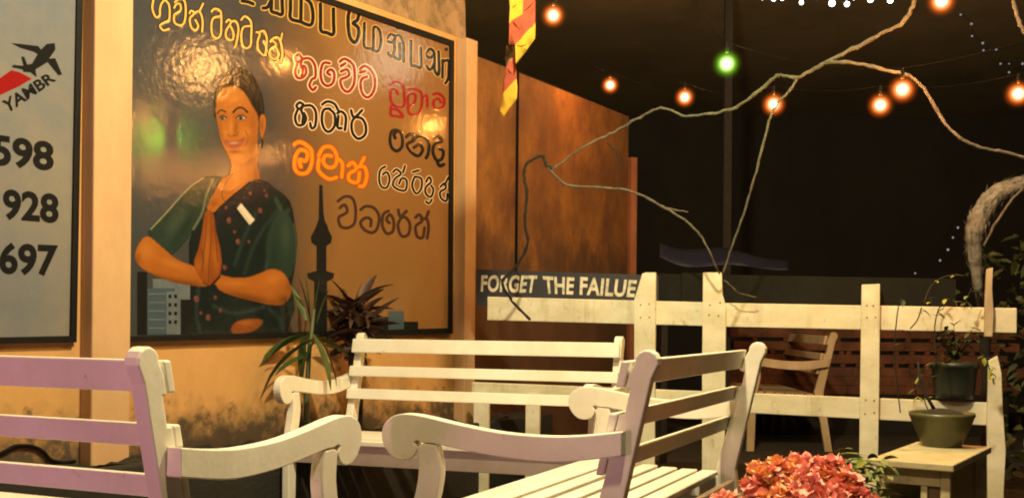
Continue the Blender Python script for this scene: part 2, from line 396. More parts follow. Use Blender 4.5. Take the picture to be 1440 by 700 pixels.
frail(685, 417, 450, 1004, 425, 458.5); frail(1004.6, 425.5, 459, 1430, 433, 468)
frail(664, 537, 560, 1392, 566, 598)
def fpost(pxl, pxr, ytop, prof=None, zb=-.03, mat_='fence', off=-.034, t=.032, name='post'):
    c = (pxl + pxr) / 2; p = fpt(c, 0); zt_ = zof(c, ytop, p.y + off)
    wd = (pxr - pxl) / F * p.y
    b = MB(); prof = prof or [(-.5, 0), (.5, 0), (.5, 1), (-.5, 1)]
    b.prism([(x * wd, zb + y * (zt_ - zb)) for x, y in prof], lambda x, y, t_: p + FD * x + FN * (off + t_) + Vector((0, 0, y)), 0, t)
    if mat_ == 'fence' and pxr - pxl > 22:
        for z_ in (.965, 1.03, .50, .56):
            for x_ in (-.2, .22):
                if z_ < zt_ - .03: b.box(p + FD * (x_ * wd + random.uniform(-.006, .006)) + FN * (off - .0008) + Vector((0, 0, z_ + random.uniform(-.008, .008))), (.008, .003, .008), 1, math.atan2(FD.y, FD.x))
    return b.build(name, [M[mat_], M['rust_post']], root, bevel=.003)
fpost(893, 924, 383, [(-.45, 0), (.48, 0), (.47, .5), (.46, 1), (.0, 1.0), (-.15, .995), (-.5, .885), (-.47, .5)])
fpost(989, 1021, 383, [(-.45, 0), (.5, 0), (.5, .86), (.34, .91), (.3, 1), (-.5, 1), (-.5, .6)])
fpost(1210, 1236, 399, [(-.5, 0), (.44, 0), (.5, .6), (.49, 1), (-.44, .997), (-.47, .6)])
fpost(1389, 1410, 500, [(-.4, 0), (.62, 0), (.55, .2), (.66, .45), (.45, .7), (.35, .9), (.1, 1), (-.45, .97), (-.5, .6)])
fpost(1384, 1394, 376, [(-.5, 0), (.5, 0), (.65, .3), (.4, .7), (.5, 1), (-.3, .98), (-.5, .5)], zb=.88, mat_='oldwood')
for a_, c_ in ((669, 691), (742, 762)): fpost(a_, c_, 558, zb=-.03)

# ---- boards mounted behind the top rail
def board(root, pxa, ya0, ya1, pxb, yb0, yb1, off, mat_, name='panel', t=.02):
    def pt(px, py):
        p = fpt(px, 0) + FN * off; pl = on_plane(px, py, p, FN); return pl
    b = MB(); q = [pt(pxa, ya1), pt(pxb, yb1), pt(pxb, yb0), pt(pxa, ya0)]
    q = q + [v + FN * t for v in q]
    b.add(q, [(0, 1, 2, 3), (7, 6, 5, 4), (0, 4, 5, 1), (1, 5, 6, 2), (2, 6, 7, 3), (3, 7, 4, 0)])
    return b.build(name, M[mat_], root)
root = empty('motto_sign', fpt(790, 1)); root['world_build'] = 1
tag(root, 'dark board lettered FORGET THE FAILUE along the top of the fence', 'sign')
board(root, 670, 378.5, 430, 926, 387, 436, .045, 'navy')
PN0 = fpt(790, 0) + FN * .0445
def text_quad(s, quad, planefn, mat_, name, parent, bold=.02, spacing=1.0):
    c = bpy.data.curves.new('text', 'FONT'); c.body = s; c.size = 1; c.offset = bold; c.space_character = spacing; c.resolution_u = 4
    o = bpy.data.objects.new('text', c); COL.objects.link(o)
    dg = bpy.context.evaluated_depsgraph_get(); me = bpy.data.meshes.new_from_object(o.evaluated_get(dg))
    vs = [v.co.copy() for v in me.vertices]; fs = [list(p.vertices) for p in me.polygons]
    bpy.data.objects.remove(o); bpy.data.curves.remove(c); bpy.data.meshes.remove(me)
    x0, x1 = min(v.x for v in vs), max(v.x for v in vs); y0, y1 = min(v.y for v in vs), max(v.y for v in vs)
    TL, TR, BR, BL = [Vector(q) for q in quad]; out = []
    for v in vs:
        u, t = (v.x - x0) / (x1 - x0), (v.y - y0) / (y1 - y0)
        p = (BL * (1 - u) + BR * u) * (1 - t) + (TL * (1 - u) + TR * u) * t
        out.append(planefn(p.x, p.y))
    b = MB(); b.add(out, fs)
    return b.build(name, M[mat_], parent)
pf = lambda x, y: on_plane(x, y, PN0, FN)
text_quad('FORGET', [(677, 386.5), (756, 387), (752, 412), (676, 410)], pf, 'chalk', 'lettering', root, .03, 1.05)
text_quad('THE', [(763, 388), (808, 390), (806, 414), (766, 412.5)], pf, 'chalk', 'lettering', root, .03, 1.05)
text_quad('FAILUE', [(816, 389), (896, 394), (892, 418), (815, 414.5)], pf, 'chalk', 'lettering', root, .03, 1.05)
root = empty('scuffed_board', fpt(1140, 1)); root['world_build'] = 1
tag(root, 'long scuffed blackish board running above the top fence rail', 'board')
board(root, 926.5, 384, 436, 958, 386, 440, .047, 'darkboard'); board(root, 958.5, 383, 437, 1012, 384, 441, .04, 'darkboard')
board(root, 1012.5, 386, 441, 1344, 392, 450, .05, 'darkboard')

# ================================================================== SIGNS ON THE WALL
SO = .022
def sp(px, py, lay=0.0): return on_plane(px, py, Q + NW * (SO + lay), NW)
# backdrop print: blue-grey haze on the left passing to cream on the right
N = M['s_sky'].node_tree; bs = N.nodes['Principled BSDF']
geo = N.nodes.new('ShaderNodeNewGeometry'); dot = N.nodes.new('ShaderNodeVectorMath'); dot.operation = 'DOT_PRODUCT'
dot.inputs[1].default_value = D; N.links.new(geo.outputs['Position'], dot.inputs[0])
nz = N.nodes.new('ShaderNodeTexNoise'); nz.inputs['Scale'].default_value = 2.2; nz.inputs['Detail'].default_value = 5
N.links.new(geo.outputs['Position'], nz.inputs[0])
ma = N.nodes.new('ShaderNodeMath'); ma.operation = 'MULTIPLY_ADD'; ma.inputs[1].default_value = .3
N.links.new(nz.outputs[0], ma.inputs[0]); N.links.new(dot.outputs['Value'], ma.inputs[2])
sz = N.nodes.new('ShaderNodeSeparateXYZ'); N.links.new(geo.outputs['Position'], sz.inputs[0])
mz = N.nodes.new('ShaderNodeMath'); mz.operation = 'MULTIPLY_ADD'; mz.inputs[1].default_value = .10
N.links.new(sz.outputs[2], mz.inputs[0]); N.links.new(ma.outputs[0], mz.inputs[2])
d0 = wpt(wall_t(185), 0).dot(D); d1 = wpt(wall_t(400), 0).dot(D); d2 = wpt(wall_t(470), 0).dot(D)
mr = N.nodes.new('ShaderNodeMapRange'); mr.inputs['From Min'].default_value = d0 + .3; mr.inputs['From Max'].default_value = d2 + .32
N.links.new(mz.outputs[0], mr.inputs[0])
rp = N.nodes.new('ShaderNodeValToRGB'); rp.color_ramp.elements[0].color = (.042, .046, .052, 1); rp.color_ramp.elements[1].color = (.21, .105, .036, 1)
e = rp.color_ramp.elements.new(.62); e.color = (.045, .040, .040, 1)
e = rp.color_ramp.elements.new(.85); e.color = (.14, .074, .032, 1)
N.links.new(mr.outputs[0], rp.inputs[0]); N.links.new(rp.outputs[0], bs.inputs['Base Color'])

def slab(quad, o0, o1, name, mat_, parent):
    b = MB(); q = [on_plane(x, y, Q + NW * o1, NW) for x, y in quad]; r = [v - NW * (o1 - o0) for v in q]
    b.add(q + r, [(0, 1, 2, 3), (7, 6, 5, 4), (0, 4, 5, 1), (1, 5, 6, 2), (2, 6, 7, 3), (3, 7, 4, 0)])
    return b.build(name, M[mat_], parent)
def frame(quad, wds, o1, parent):
    """four butt-ended frame strips inside the quad TL,TR,BR,BL; wds = (top, right, bottom, left) px"""
    TL, TR, BR, BL = [Vector(q) for q in quad]; t, r, bt, l = wds
    iTL = TL + Vector((l, t + .35 * l)); iTR = TR + Vector((-r, t - .35 * r)); iBR = BR + Vector((-r, -bt)); iBL = BL + Vector((l, -bt))
    b = MB()
    for q in ((TL, TR, iTR, iTL), (iTR, TR, BR, iBR), (iBL, iBR, BR, BL), (TL, iTL, iBL, BL)):
        f = [on_plane(p.x, p.y, Q + NW * o1, NW) for p in q]; k = [v - NW * .02 for v in f]
        b.add(f + k, [(0, 1, 2, 3), (7, 6, 5, 4), (0, 4, 5, 1), (1, 5, 6, 2), (2, 6, 7, 3), (3, 7, 4, 0)])
    return b.build('frame', M['s_frame'], parent)
def stroke_set(strokes, off, sc, rad, lay, mb, mi=0, k=4, closed=False):
    """strokes in zoom pixels (offset + /scale) drawn as low raised ribbons of radius rad (photo px) on the sign"""
    for st in strokes:
        P = [Vector((off[0] + x / sc, off[1] + y / sc)) for x, y in st]
        if len(P) == 1: P = [P[0], P[0] + Vector((.4, .3))]
        P = smooth(P, k)
        n = len(P); vs = []
        rows = []
        for i, p in enumerate(P):
            d = P[min(i + 1, n - 1)] - P[max(i - 1, 0)]
            if d.length < 1e-6: d = Vector((1, 0))
            d.normalize(); nn = Vector((-d.y, d.x))
            # ribbons get narrower across the page where the wall recedes
            rows.append((p, d, nn))
        p, d, nn = rows[0]; rows = [(p - d * rad * .75, d, nn, .55)] + [(a, c, e_, 1) for a, c, e_ in rows]
        p, d, nn = rows[-1][:3]; rows.append((p + d * rad * .75, d, nn, .55))
        for p, d, nn, f in rows:
            for a_, h in ((-1, 0), (-.6, .8), (0, 1), (.6, .8), (1, 0)):
                q = p + nn * rad * f * a_; vs.append(sp(q.x, q.y, lay + .0003 * h * f))
        fs = [(i * 5 + j, i * 5 + j + 1, (i + 1) * 5 + j + 1, (i + 1) * 5 + j) for i in range(len(rows) - 1) for j in range(4)]
        mb.add(vs, fs, mi, True)
def word(parent, strokes, off, sc, rad, mat_, halo=None, hrad=1.5, name='word'):
    b = MB()
    if halo: stroke_set(strokes, off, sc, rad + hrad, .0005, b, 1)
    stroke_set(strokes, off, sc, rad, .0010 if halo else .0005, b, 0)
    return b.build(name, [M[mat_]] + ([M[halo]] if halo else []), parent)

# ---------- left sign (telephone numbers)
root = empty('telephone_sign', wpt(-3, 1)); root['world_build'] = 1
tag(root, 'grey glossy sign with aeroplane logo and black telephone numbers at the left edge', 'sign')
LQ = [(-190, -60), (118, -60), (108, 481), (-190, 487)]
slab(LQ, .002, .018, 'panel', 's_lefthalf', root)
frame(LQ, (8, 8, 9, 8), .030, root)
lp = lambda x, y: on_plane(x, y, Q + NW * .0188, NW)
SO_keep = SO
text_quad('598', [(-11, 188), (76, 200), (75.5, 242), (-11, 233)], lp, 's_black', 'number', root, .035)
text_quad('928', [(4, 265), (83, 273), (82.4, 315.5), (4, 309)], lp, 's_black', 'number', root, .035)
text_quad('697', [(-1, 340), (82, 343.5), (80, 389), (-1, 386)], lp, 's_black', 'number', root, .035)
text_quad('YAMBR', [(2, 143), (69, 101), (80, 113), (9, 161)], lp, 's_black', 'lettering', root, .03)
def flat(parent, pts, lay, mat_, name, planefn=None, sm=0):
    b = MB(); P = [Vector(p) for p in pts]
    if sm: P = smooth(P, sm, True)
    pfn = planefn or (lambda x, y: sp(x, y, lay))
    b.add([pfn(p.x, p.y) for p in P], [list(range(len(P)))])
    return b.build(name, M[mat_], parent)
z5 = lambda L: [(x / 5, 40 + y / 5) for x, y in L]
flat(root, z5([(-60, 380), (0, 350), (80, 295), (140, 310), (225, 355), (130, 410), (0, 470), (-60, 495)]), 0, 's_red', 'logo_swoosh', lp)
flat(root, z5([(80, 105), (140, 110), (270, 126), (288, 150), (330, 110), (385, 105), (390, 150), (345, 215), (388, 210), (437, 325), (412, 332), (335, 238), (250, 290), (258, 345), (215, 310), (165, 306), (160, 290), (85, 274), (90, 258), (165, 264), (150, 200), (170, 200), (192, 256), (225, 250), (265, 182), (240, 166), (140, 137)]), 0, 's_black', 'aeroplane_logo', lambda x, y: on_plane(x, y, Q + NW * .0193, NW))

# ---------- big painted sign
root = empty('painted_sign', wpt(-1, 1)); root['world_build'] = 1
tag(root, 'large glossy sign painted with a greeting woman, place names and a tower', 'sign')
BQ = [(180, -100.5), (639, 58), (637, 469), (174, 481)]
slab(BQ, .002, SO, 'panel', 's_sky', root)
frame(BQ, (8, 5, 8, 4), SO + .012, root)
A = [[(215, 0), (205, 60), (215, 110), (240, 150), (268, 130), (270, 80), (285, 30), (310, 0)], [(310, 0), (345, 40), (352, 110), (345, 170), (300, 195), (270, 220), (298, 258), (345, 245)],
     [(395, 20), (440, -10), (480, 20), (487, 120), (470, 200), (430, 215), (392, 190), (390, 130), (415, 110), (445, 85), (440, 40), (410, 35), (390, 70)],
     [(520, 115), (532, 92), (560, 115), (522, 160), (535, 235), (572, 255), (592, 220), (568, 170)], [(560, 112), (600, 98), (625, 150), (630, 210), (625, 272)], [(603, 98), (635, 32)],
     [(705, 100), (735, 75), (778, 95), (787, 140), (787, 220), (780, 300), (745, 325), (710, 290), (705, 200), (725, 152), (775, 140)],
     [(828, 190), (850, 168), (868, 195), (830, 260), (830, 318), (878, 340), (892, 290), (868, 225)], [(868, 190), (908, 180), (932, 240), (922, 330), (903, 405)],
     [(955, 172), (985, 140), (1028, 168), (1042, 215), (1040, 300), (1035, 380), (1000, 410), (965, 380), (957, 290), (975, 232), (1030, 222)],
     [(1085, 272), (1112, 290), (1095, 350), (1100, 420), (1150, 470), (1167, 400), (1145, 345)], [(1112, 272), (1150, 265), (1172, 330), (1165, 400)],
     [(1200, 350), (1232, 322), (1270, 322), (1300, 400), (1300, 480), (1285, 530)], [(1215, 342), (1250, 380), (1200, 420), (1202, 480), (1245, 502), (1270, 460), (1250, 402)], [(1290, 340), (1302, 285)]]
word(root, A, (180, 0), 6, 1.4, 's_gold', 's_black', 1.4)
# Tamil line
T1 = [[(0, 15), (70, 25), (130, 50)], [(235, 95), (290, 82), (332, 0)], [(332, -30), (332, 60), (334, 130), (390, 150), (452, 165), (452, 60), (450, -30)],
      [(545, -20), (545, 100), (547, 212), (650, 245), (770, 285), (797, 180), (772, 45), (712, -10)], [(665, -30), (663, 100), (660, 240)],
      [(880, 45), (882, 200), (886, 345), (950, 368), (1025, 388), (1027, 250), (1025, 100)],
      [(1290, 112), (1215, 112), (1190, 200), (1195, 330), (1215, 430), (1270, 480), (1308, 400), (1302, 312), (1245, 262), (1290, 232), (1308, 170), (1290, 112)]]
T0 = [[(950, 0), (1060, 30)]]
word(root, T1, (340, 0), 7.956, 2.7, 's_black', 's_gold', 1.3)
T2 = [[(175, 175), (175, 260), (176, 355), (225, 372), (280, 390), (302, 310), (287, 230), (247, 208), (245, 280), (244, 372)],
      [(350, 295), (375, 262), (408, 285), (385, 325), (352, 318)], [(352, 400), (380, 432), (403, 385), (400, 300)], [(405, 282), (440, 272), (468, 330), (470, 400), (470, 470)], [(400, 432), (440, 452), (442, 390), (440, 330)],
      [(525, 310), (525, 400), (527, 490), (560, 500), (600, 512), (602, 440), (600, 360)],
      [(642, 405), (670, 372), (702, 402), (672, 440), (645, 425)], [(642, 498), (670, 530), (702, 480), (702, 400)], [(704, 480), (706, 535), (736, 568), (738, 470), (735, 390)],
      [(765, 455), (766, 520), (765, 590)], [(767, 470), (788, 460), (812, 465), (812, 530), (808, 595), (788, 632)]]
word(root, T2, (480, 0), 5.383, 2.2, 's_black', 's_gold', 1.0)
for dot_ in ((430, 215), (793, 375)): word(root, [[dot_]], (480, 0), 5.383, 2.6, 's_black', name='pulli_dot')
K1 = [[(124, 94), (113, 130), (128, 165), (120, 212)], [(100, 58), (76, 80), (90, 112), (122, 92), (100, 58)], [(88, 128), (75, 180), (90, 222), (126, 222), (152, 190), (142, 142), (112, 152)], [(128, 90), (180, 90), (215, 140), (217, 220), (195, 232), (176, 275), (200, 310), (222, 288)],
      [(320, 122), (275, 120), (255, 180), (265, 250), (300, 280), (340, 260), (352, 200), (330, 165), (300, 185), (322, 205)],
      [(388, 112), (420, 90), (462, 110), (490, 150), (492, 255), (452, 320), (410, 300), (394, 240), (430, 222), (457, 200), (440, 165), (396, 180)], [(395, 142), (430, 122)],
      [(530, 165), (565, 140), (610, 170), (636, 230), (630, 310), (590, 360), (550, 335), (535, 270), (547, 230), (582, 215)], [(530, 187), (570, 176)]]
word(root, K1, (400, 65), 5, 2.15, 's_red', 's_halo', 1.3)
K2 = [[(134, 416), (118, 450), (132, 490), (126, 540)], [(105, 395), (84, 420), (105, 442), (132, 412), (105, 395)], [(92, 450), (75, 500), (90, 552), (130, 552), (152, 510), (136, 470)], [(140, 420), (190, 420), (222, 470), (216, 560), (190, 577), (180, 540)],
      [(265, 412), (300, 390), (350, 405), (377, 450)], [(322, 440), (275, 450), (263, 520), (280, 582), (315, 602), (352, 560), (352, 480), (312, 440)], [(372, 472), (400, 460), (432, 500), (425, 592)], [(380, 490), (374, 570), (402, 577)],
      [(468, 450), (490, 502), (547, 450)], [(500, 495), (473, 540), (480, 612), (520, 652), (567, 622), (572, 560), (545, 510), (500, 500)]]
word(root, K2, (400, 65), 5, 2.15, 's_black', 's_halo', 1.2)
K3 = [[(95, 120), (130, 95), (180, 120), (192, 200), (187, 270), (130, 272), (98, 230), (98, 160), (130, 150), (147, 190)], [(100, 270), (98, 332), (140, 342), (187, 352), (150, 302), (110, 290)],
      [(220, 150), (260, 148), (312, 180), (312, 280), (280, 332), (228, 322), (218, 260), (223, 190), (267, 188), (267, 240), (230, 272)], [(330, 210), (350, 200), (357, 290)],
      [(395, 190), (430, 184), (472, 220), (462, 280), (410, 292), (398, 240), (430, 220), (452, 250)]]
word(root, K3, (530, 95), 5, 2.1, 's_red')
K4 = [[(142, 440), (105, 450), (93, 510), (105, 562), (140, 587), (177, 555), (177, 480), (150, 445), (123, 470), (130, 498)],
      [(205, 490), (230, 470), (262, 480), (262, 510), (213, 540), (240, 592), (290, 622), (322, 580), (300, 540), (260, 562)], [(250, 500), (310, 480), (362, 520), (362, 600), (345, 637)],
      [(400, 490), (430, 480), (457, 520), (410, 532), (393, 590), (420, 652), (457, 640), (467, 590), (440, 570)], [(420, 650), (440, 692), (472, 680)]]
word(root, K4, (530, 95), 5, 2.4, 's_black')
K5 = [[(60, 80), (90, 65), (130, 80), (167, 120), (167, 200), (140, 252), (90, 257), (63, 220), (70, 150), (100, 112), (142, 132), (130, 182), (92, 172), (102, 220)],
      [(210, 150), (240, 100), (290, 98), (322, 150), (312, 210), (270, 222), (240, 190), (250, 150), (292, 152)], [(213, 170), (210, 240), (270, 292), (322, 282)], [(330, 170), (357, 200), (352, 282)],
      [(390, 212), (420, 190), (442, 230), (398, 262), (400, 302), (450, 312), (462, 250)], [(440, 220), (490, 218), (507, 270), (490, 332), (460, 337)], [(470, 200), (492, 160)]]
word(root, K5, (400, 185), 4.375, 2.5, 's_orange', 's_halored', 1.4)
K6 = [[(622, 215), (590, 238), (583, 300), (600, 342), (632, 342), (647, 290), (630, 250), (605, 265)],
      [(668, 250), (690, 233), (717, 260), (680, 290), (668, 330), (700, 357), (745, 360), (752, 302), (722, 288), (705, 322)], [(730, 252), (742, 210)],
      [(788, 250), (830, 238)], [(802, 278), (785, 330), (810, 382), (842, 350), (842, 290), (802, 278)],
      [(870, 310), (890, 280), (902, 310), (870, 342), (870, 382), (900, 402), (917, 360), (902, 332)], [(870, 430), (890, 442), (907, 418)],
      [(960, 340), (985, 318), (992, 350), (958, 372), (965, 412), (997, 427), (1002, 380)], [(985, 330), (1010, 280)]]
word(root, K6, (400, 185), 4.375, 1.7, 's_black', 's_halo', .9)
K7 = [[(328, 430), (370, 400), (417, 410), (437, 470), (432, 560), (390, 592), (345, 582), (333, 530), (360, 512), (387, 490), (370, 450), (340, 470)],
      [(468, 482), (500, 460), (550, 470), (582, 520), (572, 592), (540, 622), (490, 602), (468, 560), (500, 530), (532, 542), (530, 582)],
      [(642, 488), (608, 510), (603, 580), (630, 627), (667, 612), (672, 550), (650, 510), (628, 540), (647, 562)],
      [(700, 480), (712, 522), (752, 488)], [(717, 530), (698, 580), (720, 642), (762, 632), (772, 570), (745, 528), (717, 530)],
      [(805, 530), (830, 510), (847, 550), (808, 582), (815, 642), (850, 652), (862, 590)], [(840, 540), (875, 538), (887, 592), (877, 657)], [(870, 540), (887, 490)]]
word(root, K7, (400, 185), 4.375, 2.2, 's_brown')
# tower
b = MB(); L_ = .0008
tw = [(449, 260), (453.5, 260), (455, 300), (457, 311), (460, 316), (462, 323), (467, 333), (466, 341), (459, 346), (459, 381), (470, 384), (469, 391), (460, 396), (460, 466), (441, 466), (442, 396), (433, 391), (432, 384), (445, 381), (445, 346), (438, 341), (437, 333), (443, 322), (446, 314), (448, 309)]
b.add([sp(x, y, L_) for x, y in tw], [list(range(len(tw)))]); b.build('tower_picture', M['s_black'], root)
# small buildings along the bottom of the print
b = MB()
def rect(b, x0, y0, x1, y1, lay, mi): b.add([sp(x, y, lay) for x, y in ((x0, y0), (x1, y0), (x1, y1), (x0, y1))], [(0, 1, 2, 3)], mi)
rect(b, 193, 382, 207, 471, .0008, 1); rect(b, 215, 392, 270, 424, .0008, 0); rect(b, 207, 405, 246, 470, .0014, 2); rect(b, 234, 410, 254, 470, .002, 0); rect(b, 254, 421, 270, 470, .0014, 1)
for j in range(4):
    for i in range(2): rect(b, 237 + i * 8, 414 + j * 12, 241 + i * 8, 419 + j * 12, .0026, 1)
for j in range(5): rect(b, 209, 412 + j * 12, 232, 414 + j * 12, .002, 0)
b.build('skyline_picture', [M['s_grey'], M['s_black'], M['s_blue']], root); b = MB()
rect(b, 546, 437, 568, 463, .0008, 2); rect(b, 520, 445, 546, 464, .0008, 1); rect(b, 568, 452, 588, 464, .0008, 1)
b.build('skyline_picture', [M['s_grey'], M['s_black'], M['s_blue']], root)
# the woman: painted with soft brushwork into a fine grid of print colours (linear albedo)
import numpy as np
PX0, PX1, PY0, PY1, PS = 184, 424, 90, 470, 1.25          # photo px box and samples per px
pw_, ph_ = int((PX1 - PX0) * PS) + 1, int((PY1 - PY0) * PS) + 1
gx, gy = np.meshgrid(PX0 + np.arange(pw_) / PS, PY0 + np.arange(ph_) / PS)
canvas = np.zeros((ph_, pw_, 3)); alpha = np.zeros((ph_, pw_))
rng = np.random.default_rng(5)
def blur(a, r):
    if r <= 0: return a
    k = int(3 * r * PS) + 1; x = np.arange(-k, k + 1); g_ = np.exp(-.5 * (x / (r * PS)) ** 2); g_ /= g_.sum()
    a = np.apply_along_axis(lambda v: np.convolve(np.pad(v, k, 'edge'), g_, 'valid'), 0, a)
    return np.apply_along_axis(lambda v: np.convolve(np.pad(v, k, 'edge'), g_, 'valid'), 1, a)
def inside(pts, sm=3):
    P = smooth([Vector(p) for p in pts], sm, True) if sm else [Vector(p) for p in pts]
    P = np.array([(p.x, p.y) for p in P]); m_ = np.zeros(gx.shape, bool)
    for (x1, y1), (x2, y2) in zip(P, np.roll(P, -1, 0)):
        if y1 == y2: continue
        m_ ^= ((y1 > gy) != (y2 > gy)) & (gx < (x2 - x1) * (gy - y1) / (y2 - y1) + x1)
    return m_.astype(float)
brush = blur(rng.normal(size=gx.shape), .8) * .55 + blur(rng.normal(size=gx.shape), 2.5) * 1.6
def fill(pts, col, soft=.5, sm=3, clip=None, op=1.0, cover=True):
    m_ = blur(inside(pts, sm), soft) * op
    if clip is not None: m_ = m_ * clip
    c_ = np.array(col)[None, None] * (1 + .10 * brush)[..., None]
    canvas[:] = canvas * (1 - m_[..., None]) + c_ * m_[..., None]
    if cover: alpha[:] = np.maximum(alpha, m_)
    return m_
def line(pts, r, col, soft=.5, clip=None, op=1.0):
    P = smooth([Vector(p) for p in pts], 5); d_ = np.full(gx.shape, 1e9)
    for a_, c_ in zip(P[:-1], P[1:]):
        v = c_ - a_; L2 = max(v.length_squared, 1e-9)
        t = np.clip(((gx - a_.x) * v.x + (gy - a_.y) * v.y) / L2, 0, 1)
        d_ = np.minimum(d_, np.hypot(gx - a_.x - t * v.x, gy - a_.y - t * v.y))
    m_ = np.clip((r + soft - d_) / (2 * soft), 0, 1) * op
    if clip is not None: m_ = m_ * clip
    canvas[:] = canvas * (1 - m_[..., None]) + np.array(col)[None, None] * (1 + .08 * brush)[..., None] * m_[..., None]
    alpha[:] = np.maximum(alpha, m_ if clip is None else 0)
def dab(cx, cy, rx, ry, col, clip, op=.6, ang=0.0):
    x, y = gx - cx, gy - cy; u = x * math.cos(ang) + y * math.sin(ang); v = -x * math.sin(ang) + y * math.cos(ang)
    m_ = np.exp(-((u / rx) ** 2 + (v / ry) ** 2)) * op * clip
    canvas[:] = canvas * (1 - m_[..., None]) + np.array(col)[None, None] * m_[..., None]
SK, SKD, SKL, SKR = (.29, .092, .016), (.075, .022, .007), (.44, .16, .034), (.18, .048, .011)
HAIR, SARI, TEAL, TEALL = (.012, .009, .008), (.009, .014, .014), (.017, .032, .026), (.055, .070, .045)
# body and sari
sari = fill([(366, 256), (388, 266), (407, 282), (414, 310), (418, 341), (414, 380), (410, 400), (403, 466), (268, 469), (267, 430), (268, 400), (266, 341), (280, 305), (291, 293), (300, 296), (330, 278)], SARI, .6, 2)
for q, c_ in (([(395, 290), (372, 320), (355, 350), (344, 384)], TEAL), ([(405, 296), (386, 330), (374, 378)], (.03, .05, .042)), ([(414, 316), (417, 370)], TEALL), ([(360, 300), (345, 330), (330, 372)], (.02, .034, .034)), ([(388, 280), (400, 310), (402, 350)], (.034, .055, .045)), ([(300, 430), (330, 440), (370, 432)], (.02, .035, .033)), ([(380, 436), (395, 450), (398, 468)], TEAL), ([(280, 400), (276, 440), (282, 468)], (.022, .034, .034))):
    line(q, 2.2, c_, 2.2, sari, .8)
slv = fill([(395, 296), (408, 306), (416, 340), (413, 376), (404, 392), (384, 384), (374, 352), (380, 318)], TEAL, 1.2)
dab(402, 330, 7, 22, (.032, .05, .038), slv, .8); dab(386, 360, 6, 20, (.012, .022, .02), slv, .7)
left = fill([(284, 250), (302, 248), (312, 250), (302, 266), (292, 284), (287, 300), (272, 324), (243, 357), (225, 345), (208, 326), (228, 304), (247, 286), (266, 264)], TEAL, .7)
dab(245, 318, 10, 26, (.032, .054, .041), left, .8, .7); dab(262, 316, 6, 26, (.010, .02, .018), left, .8, .6); dab(228, 330, 9, 12, (.016, .03, .026), left, .7)
line([(212, 322), (232, 301), (248, 283), (268, 262), (286, 250)], 1.0, (.20, .20, .12), .8); line([(300, 252), (290, 276), (284, 300), (272, 322)], 1.4, (.09, .11, .07), .9); line([(306, 252), (297, 272), (290, 290)], 1.0, (.05, .06, .04), .8)
# chest, neck
nk = fill([(326, 215), (361, 200), (362, 232), (366, 251), (351, 258), (330, 272), (317, 284), (303, 298), (292, 295), (294, 284), (306, 262), (314, 250), (323, 246), (325, 232)], SK, .6, 2)
dab(350, 226, 14, 7, SKD, nk, .55, -.3); dab(334, 250, 10, 14, SKL, nk, .5); dab(360, 246, 4, 14, SKD, nk, .5); dab(300, 286, 8, 8, SKR, nk, .7)
line([(327, 244), (316, 260), (312, 274), (317, 285)], .6, (.05, .02, .01), .5)
# sash
sash = fill([(351, 256), (366, 253), (384, 264), (352, 292), (326, 308), (302, 320), (299, 303), (317, 285)], (.010, .012, .017), .6, 2)
line([(351, 256), (317, 284), (299, 302)], .8, (.004, .004, .005), .6)
fill([(339, 286), (333.5, 293), (351, 316), (358, 309)], (.55, .46, .36), .5, 0); line([(337, 293), (351, 312)], .5, (.3, .22, .17), .5, None, .7)
for x, y, r_ in ((322, 310, 3.6), (366, 296, 3.2), (318, 292, 2), (352, 272, 2.2), (335, 340, 3.4), (276, 420, 4.2), (293, 446, 3.6), (303, 418, 2.6), (282, 440, 2.2), (316, 376, 3.2), (350, 340, 2), (375, 275, 2), (372, 268, 1.8), (330, 326, 2), (310, 436, 2.4)):
    fl = fill([(x + r_ * math.cos(a_) * random.uniform(.7, 1.1), y + r_ * 1.2 * math.sin(a_) * random.uniform(.8, 1.1)) for a_ in [.785 * k for k in range(8)]], (.26, .07, .055), .8, 2, None, .5)
    dab(x + .5, y, r_ * .5, r_ * .5, (.05, .02, .02), fl, .9); dab(x - r_ * .5, y - r_ * .4, r_ * .4, r_ * .4, (.34, .18, .14), fl, .5)
# hair
hr_ = fill([(302, 166), (301, 140), (304, 124), (312, 109), (322, 100), (334, 95), (346, 97), (357, 108), (366, 126), (371, 148), (371, 160), (365, 168), (350, 175), (320, 170)], HAIR, .7)
for q in ([(318, 112), (336, 104), (352, 118), (362, 142)], [(312, 118), (330, 108), (348, 120)], [(356, 118), (366, 140), (368, 156)]): line(q, .8, (.045, .033, .022), .9, hr_, .5)
# face
fc_ = fill([(305, 142), (308, 130), (318, 123), (333, 122.5), (345, 133), (355, 150), (363, 166), (362, 195), (359, 208), (352, 222), (344, 230), (335, 231), (326, 227), (318, 214), (311, 198), (307, 180), (304, 160)], SK, .6)
ear = fill([(366, 164), (371, 161), (374, 168), (373.5, 180), (370, 192), (366.5, 192), (365, 178)], SK, .5); dab(368.5, 178, 1.8, 9, SKD, ear, .7)
fill([(364, 198), (369, 196), (370.5, 203), (368, 209), (364, 207)], (.01, .008, .007), .4)
dab(326, 138, 16, 9, SKL, fc_, .45); dab(356, 178, 7, 26, SKR, fc_, .6, .1); dab(358, 205, 8, 14, SKD, fc_, .45, .3); dab(309, 182, 3.5, 22, SKR, fc_, .6)
dab(346, 186, 8, 6, SKL, fc_, .55); dab(318, 187, 4, 5, SKL, fc_, .45); dab(337, 164, 10, 6, SKR, fc_, .75); dab(313, 165, 7, 5, SKR, fc_, .75)
dab(325, 178, 2.6, 12, SKL, fc_, .5); dab(331.5, 181, 2.4, 10, SKD, fc_, .55, .15); dab(334, 222, 8, 5, SKL, fc_, .7); dab(330, 213.5, 9, 2, SKD, fc_, .6)
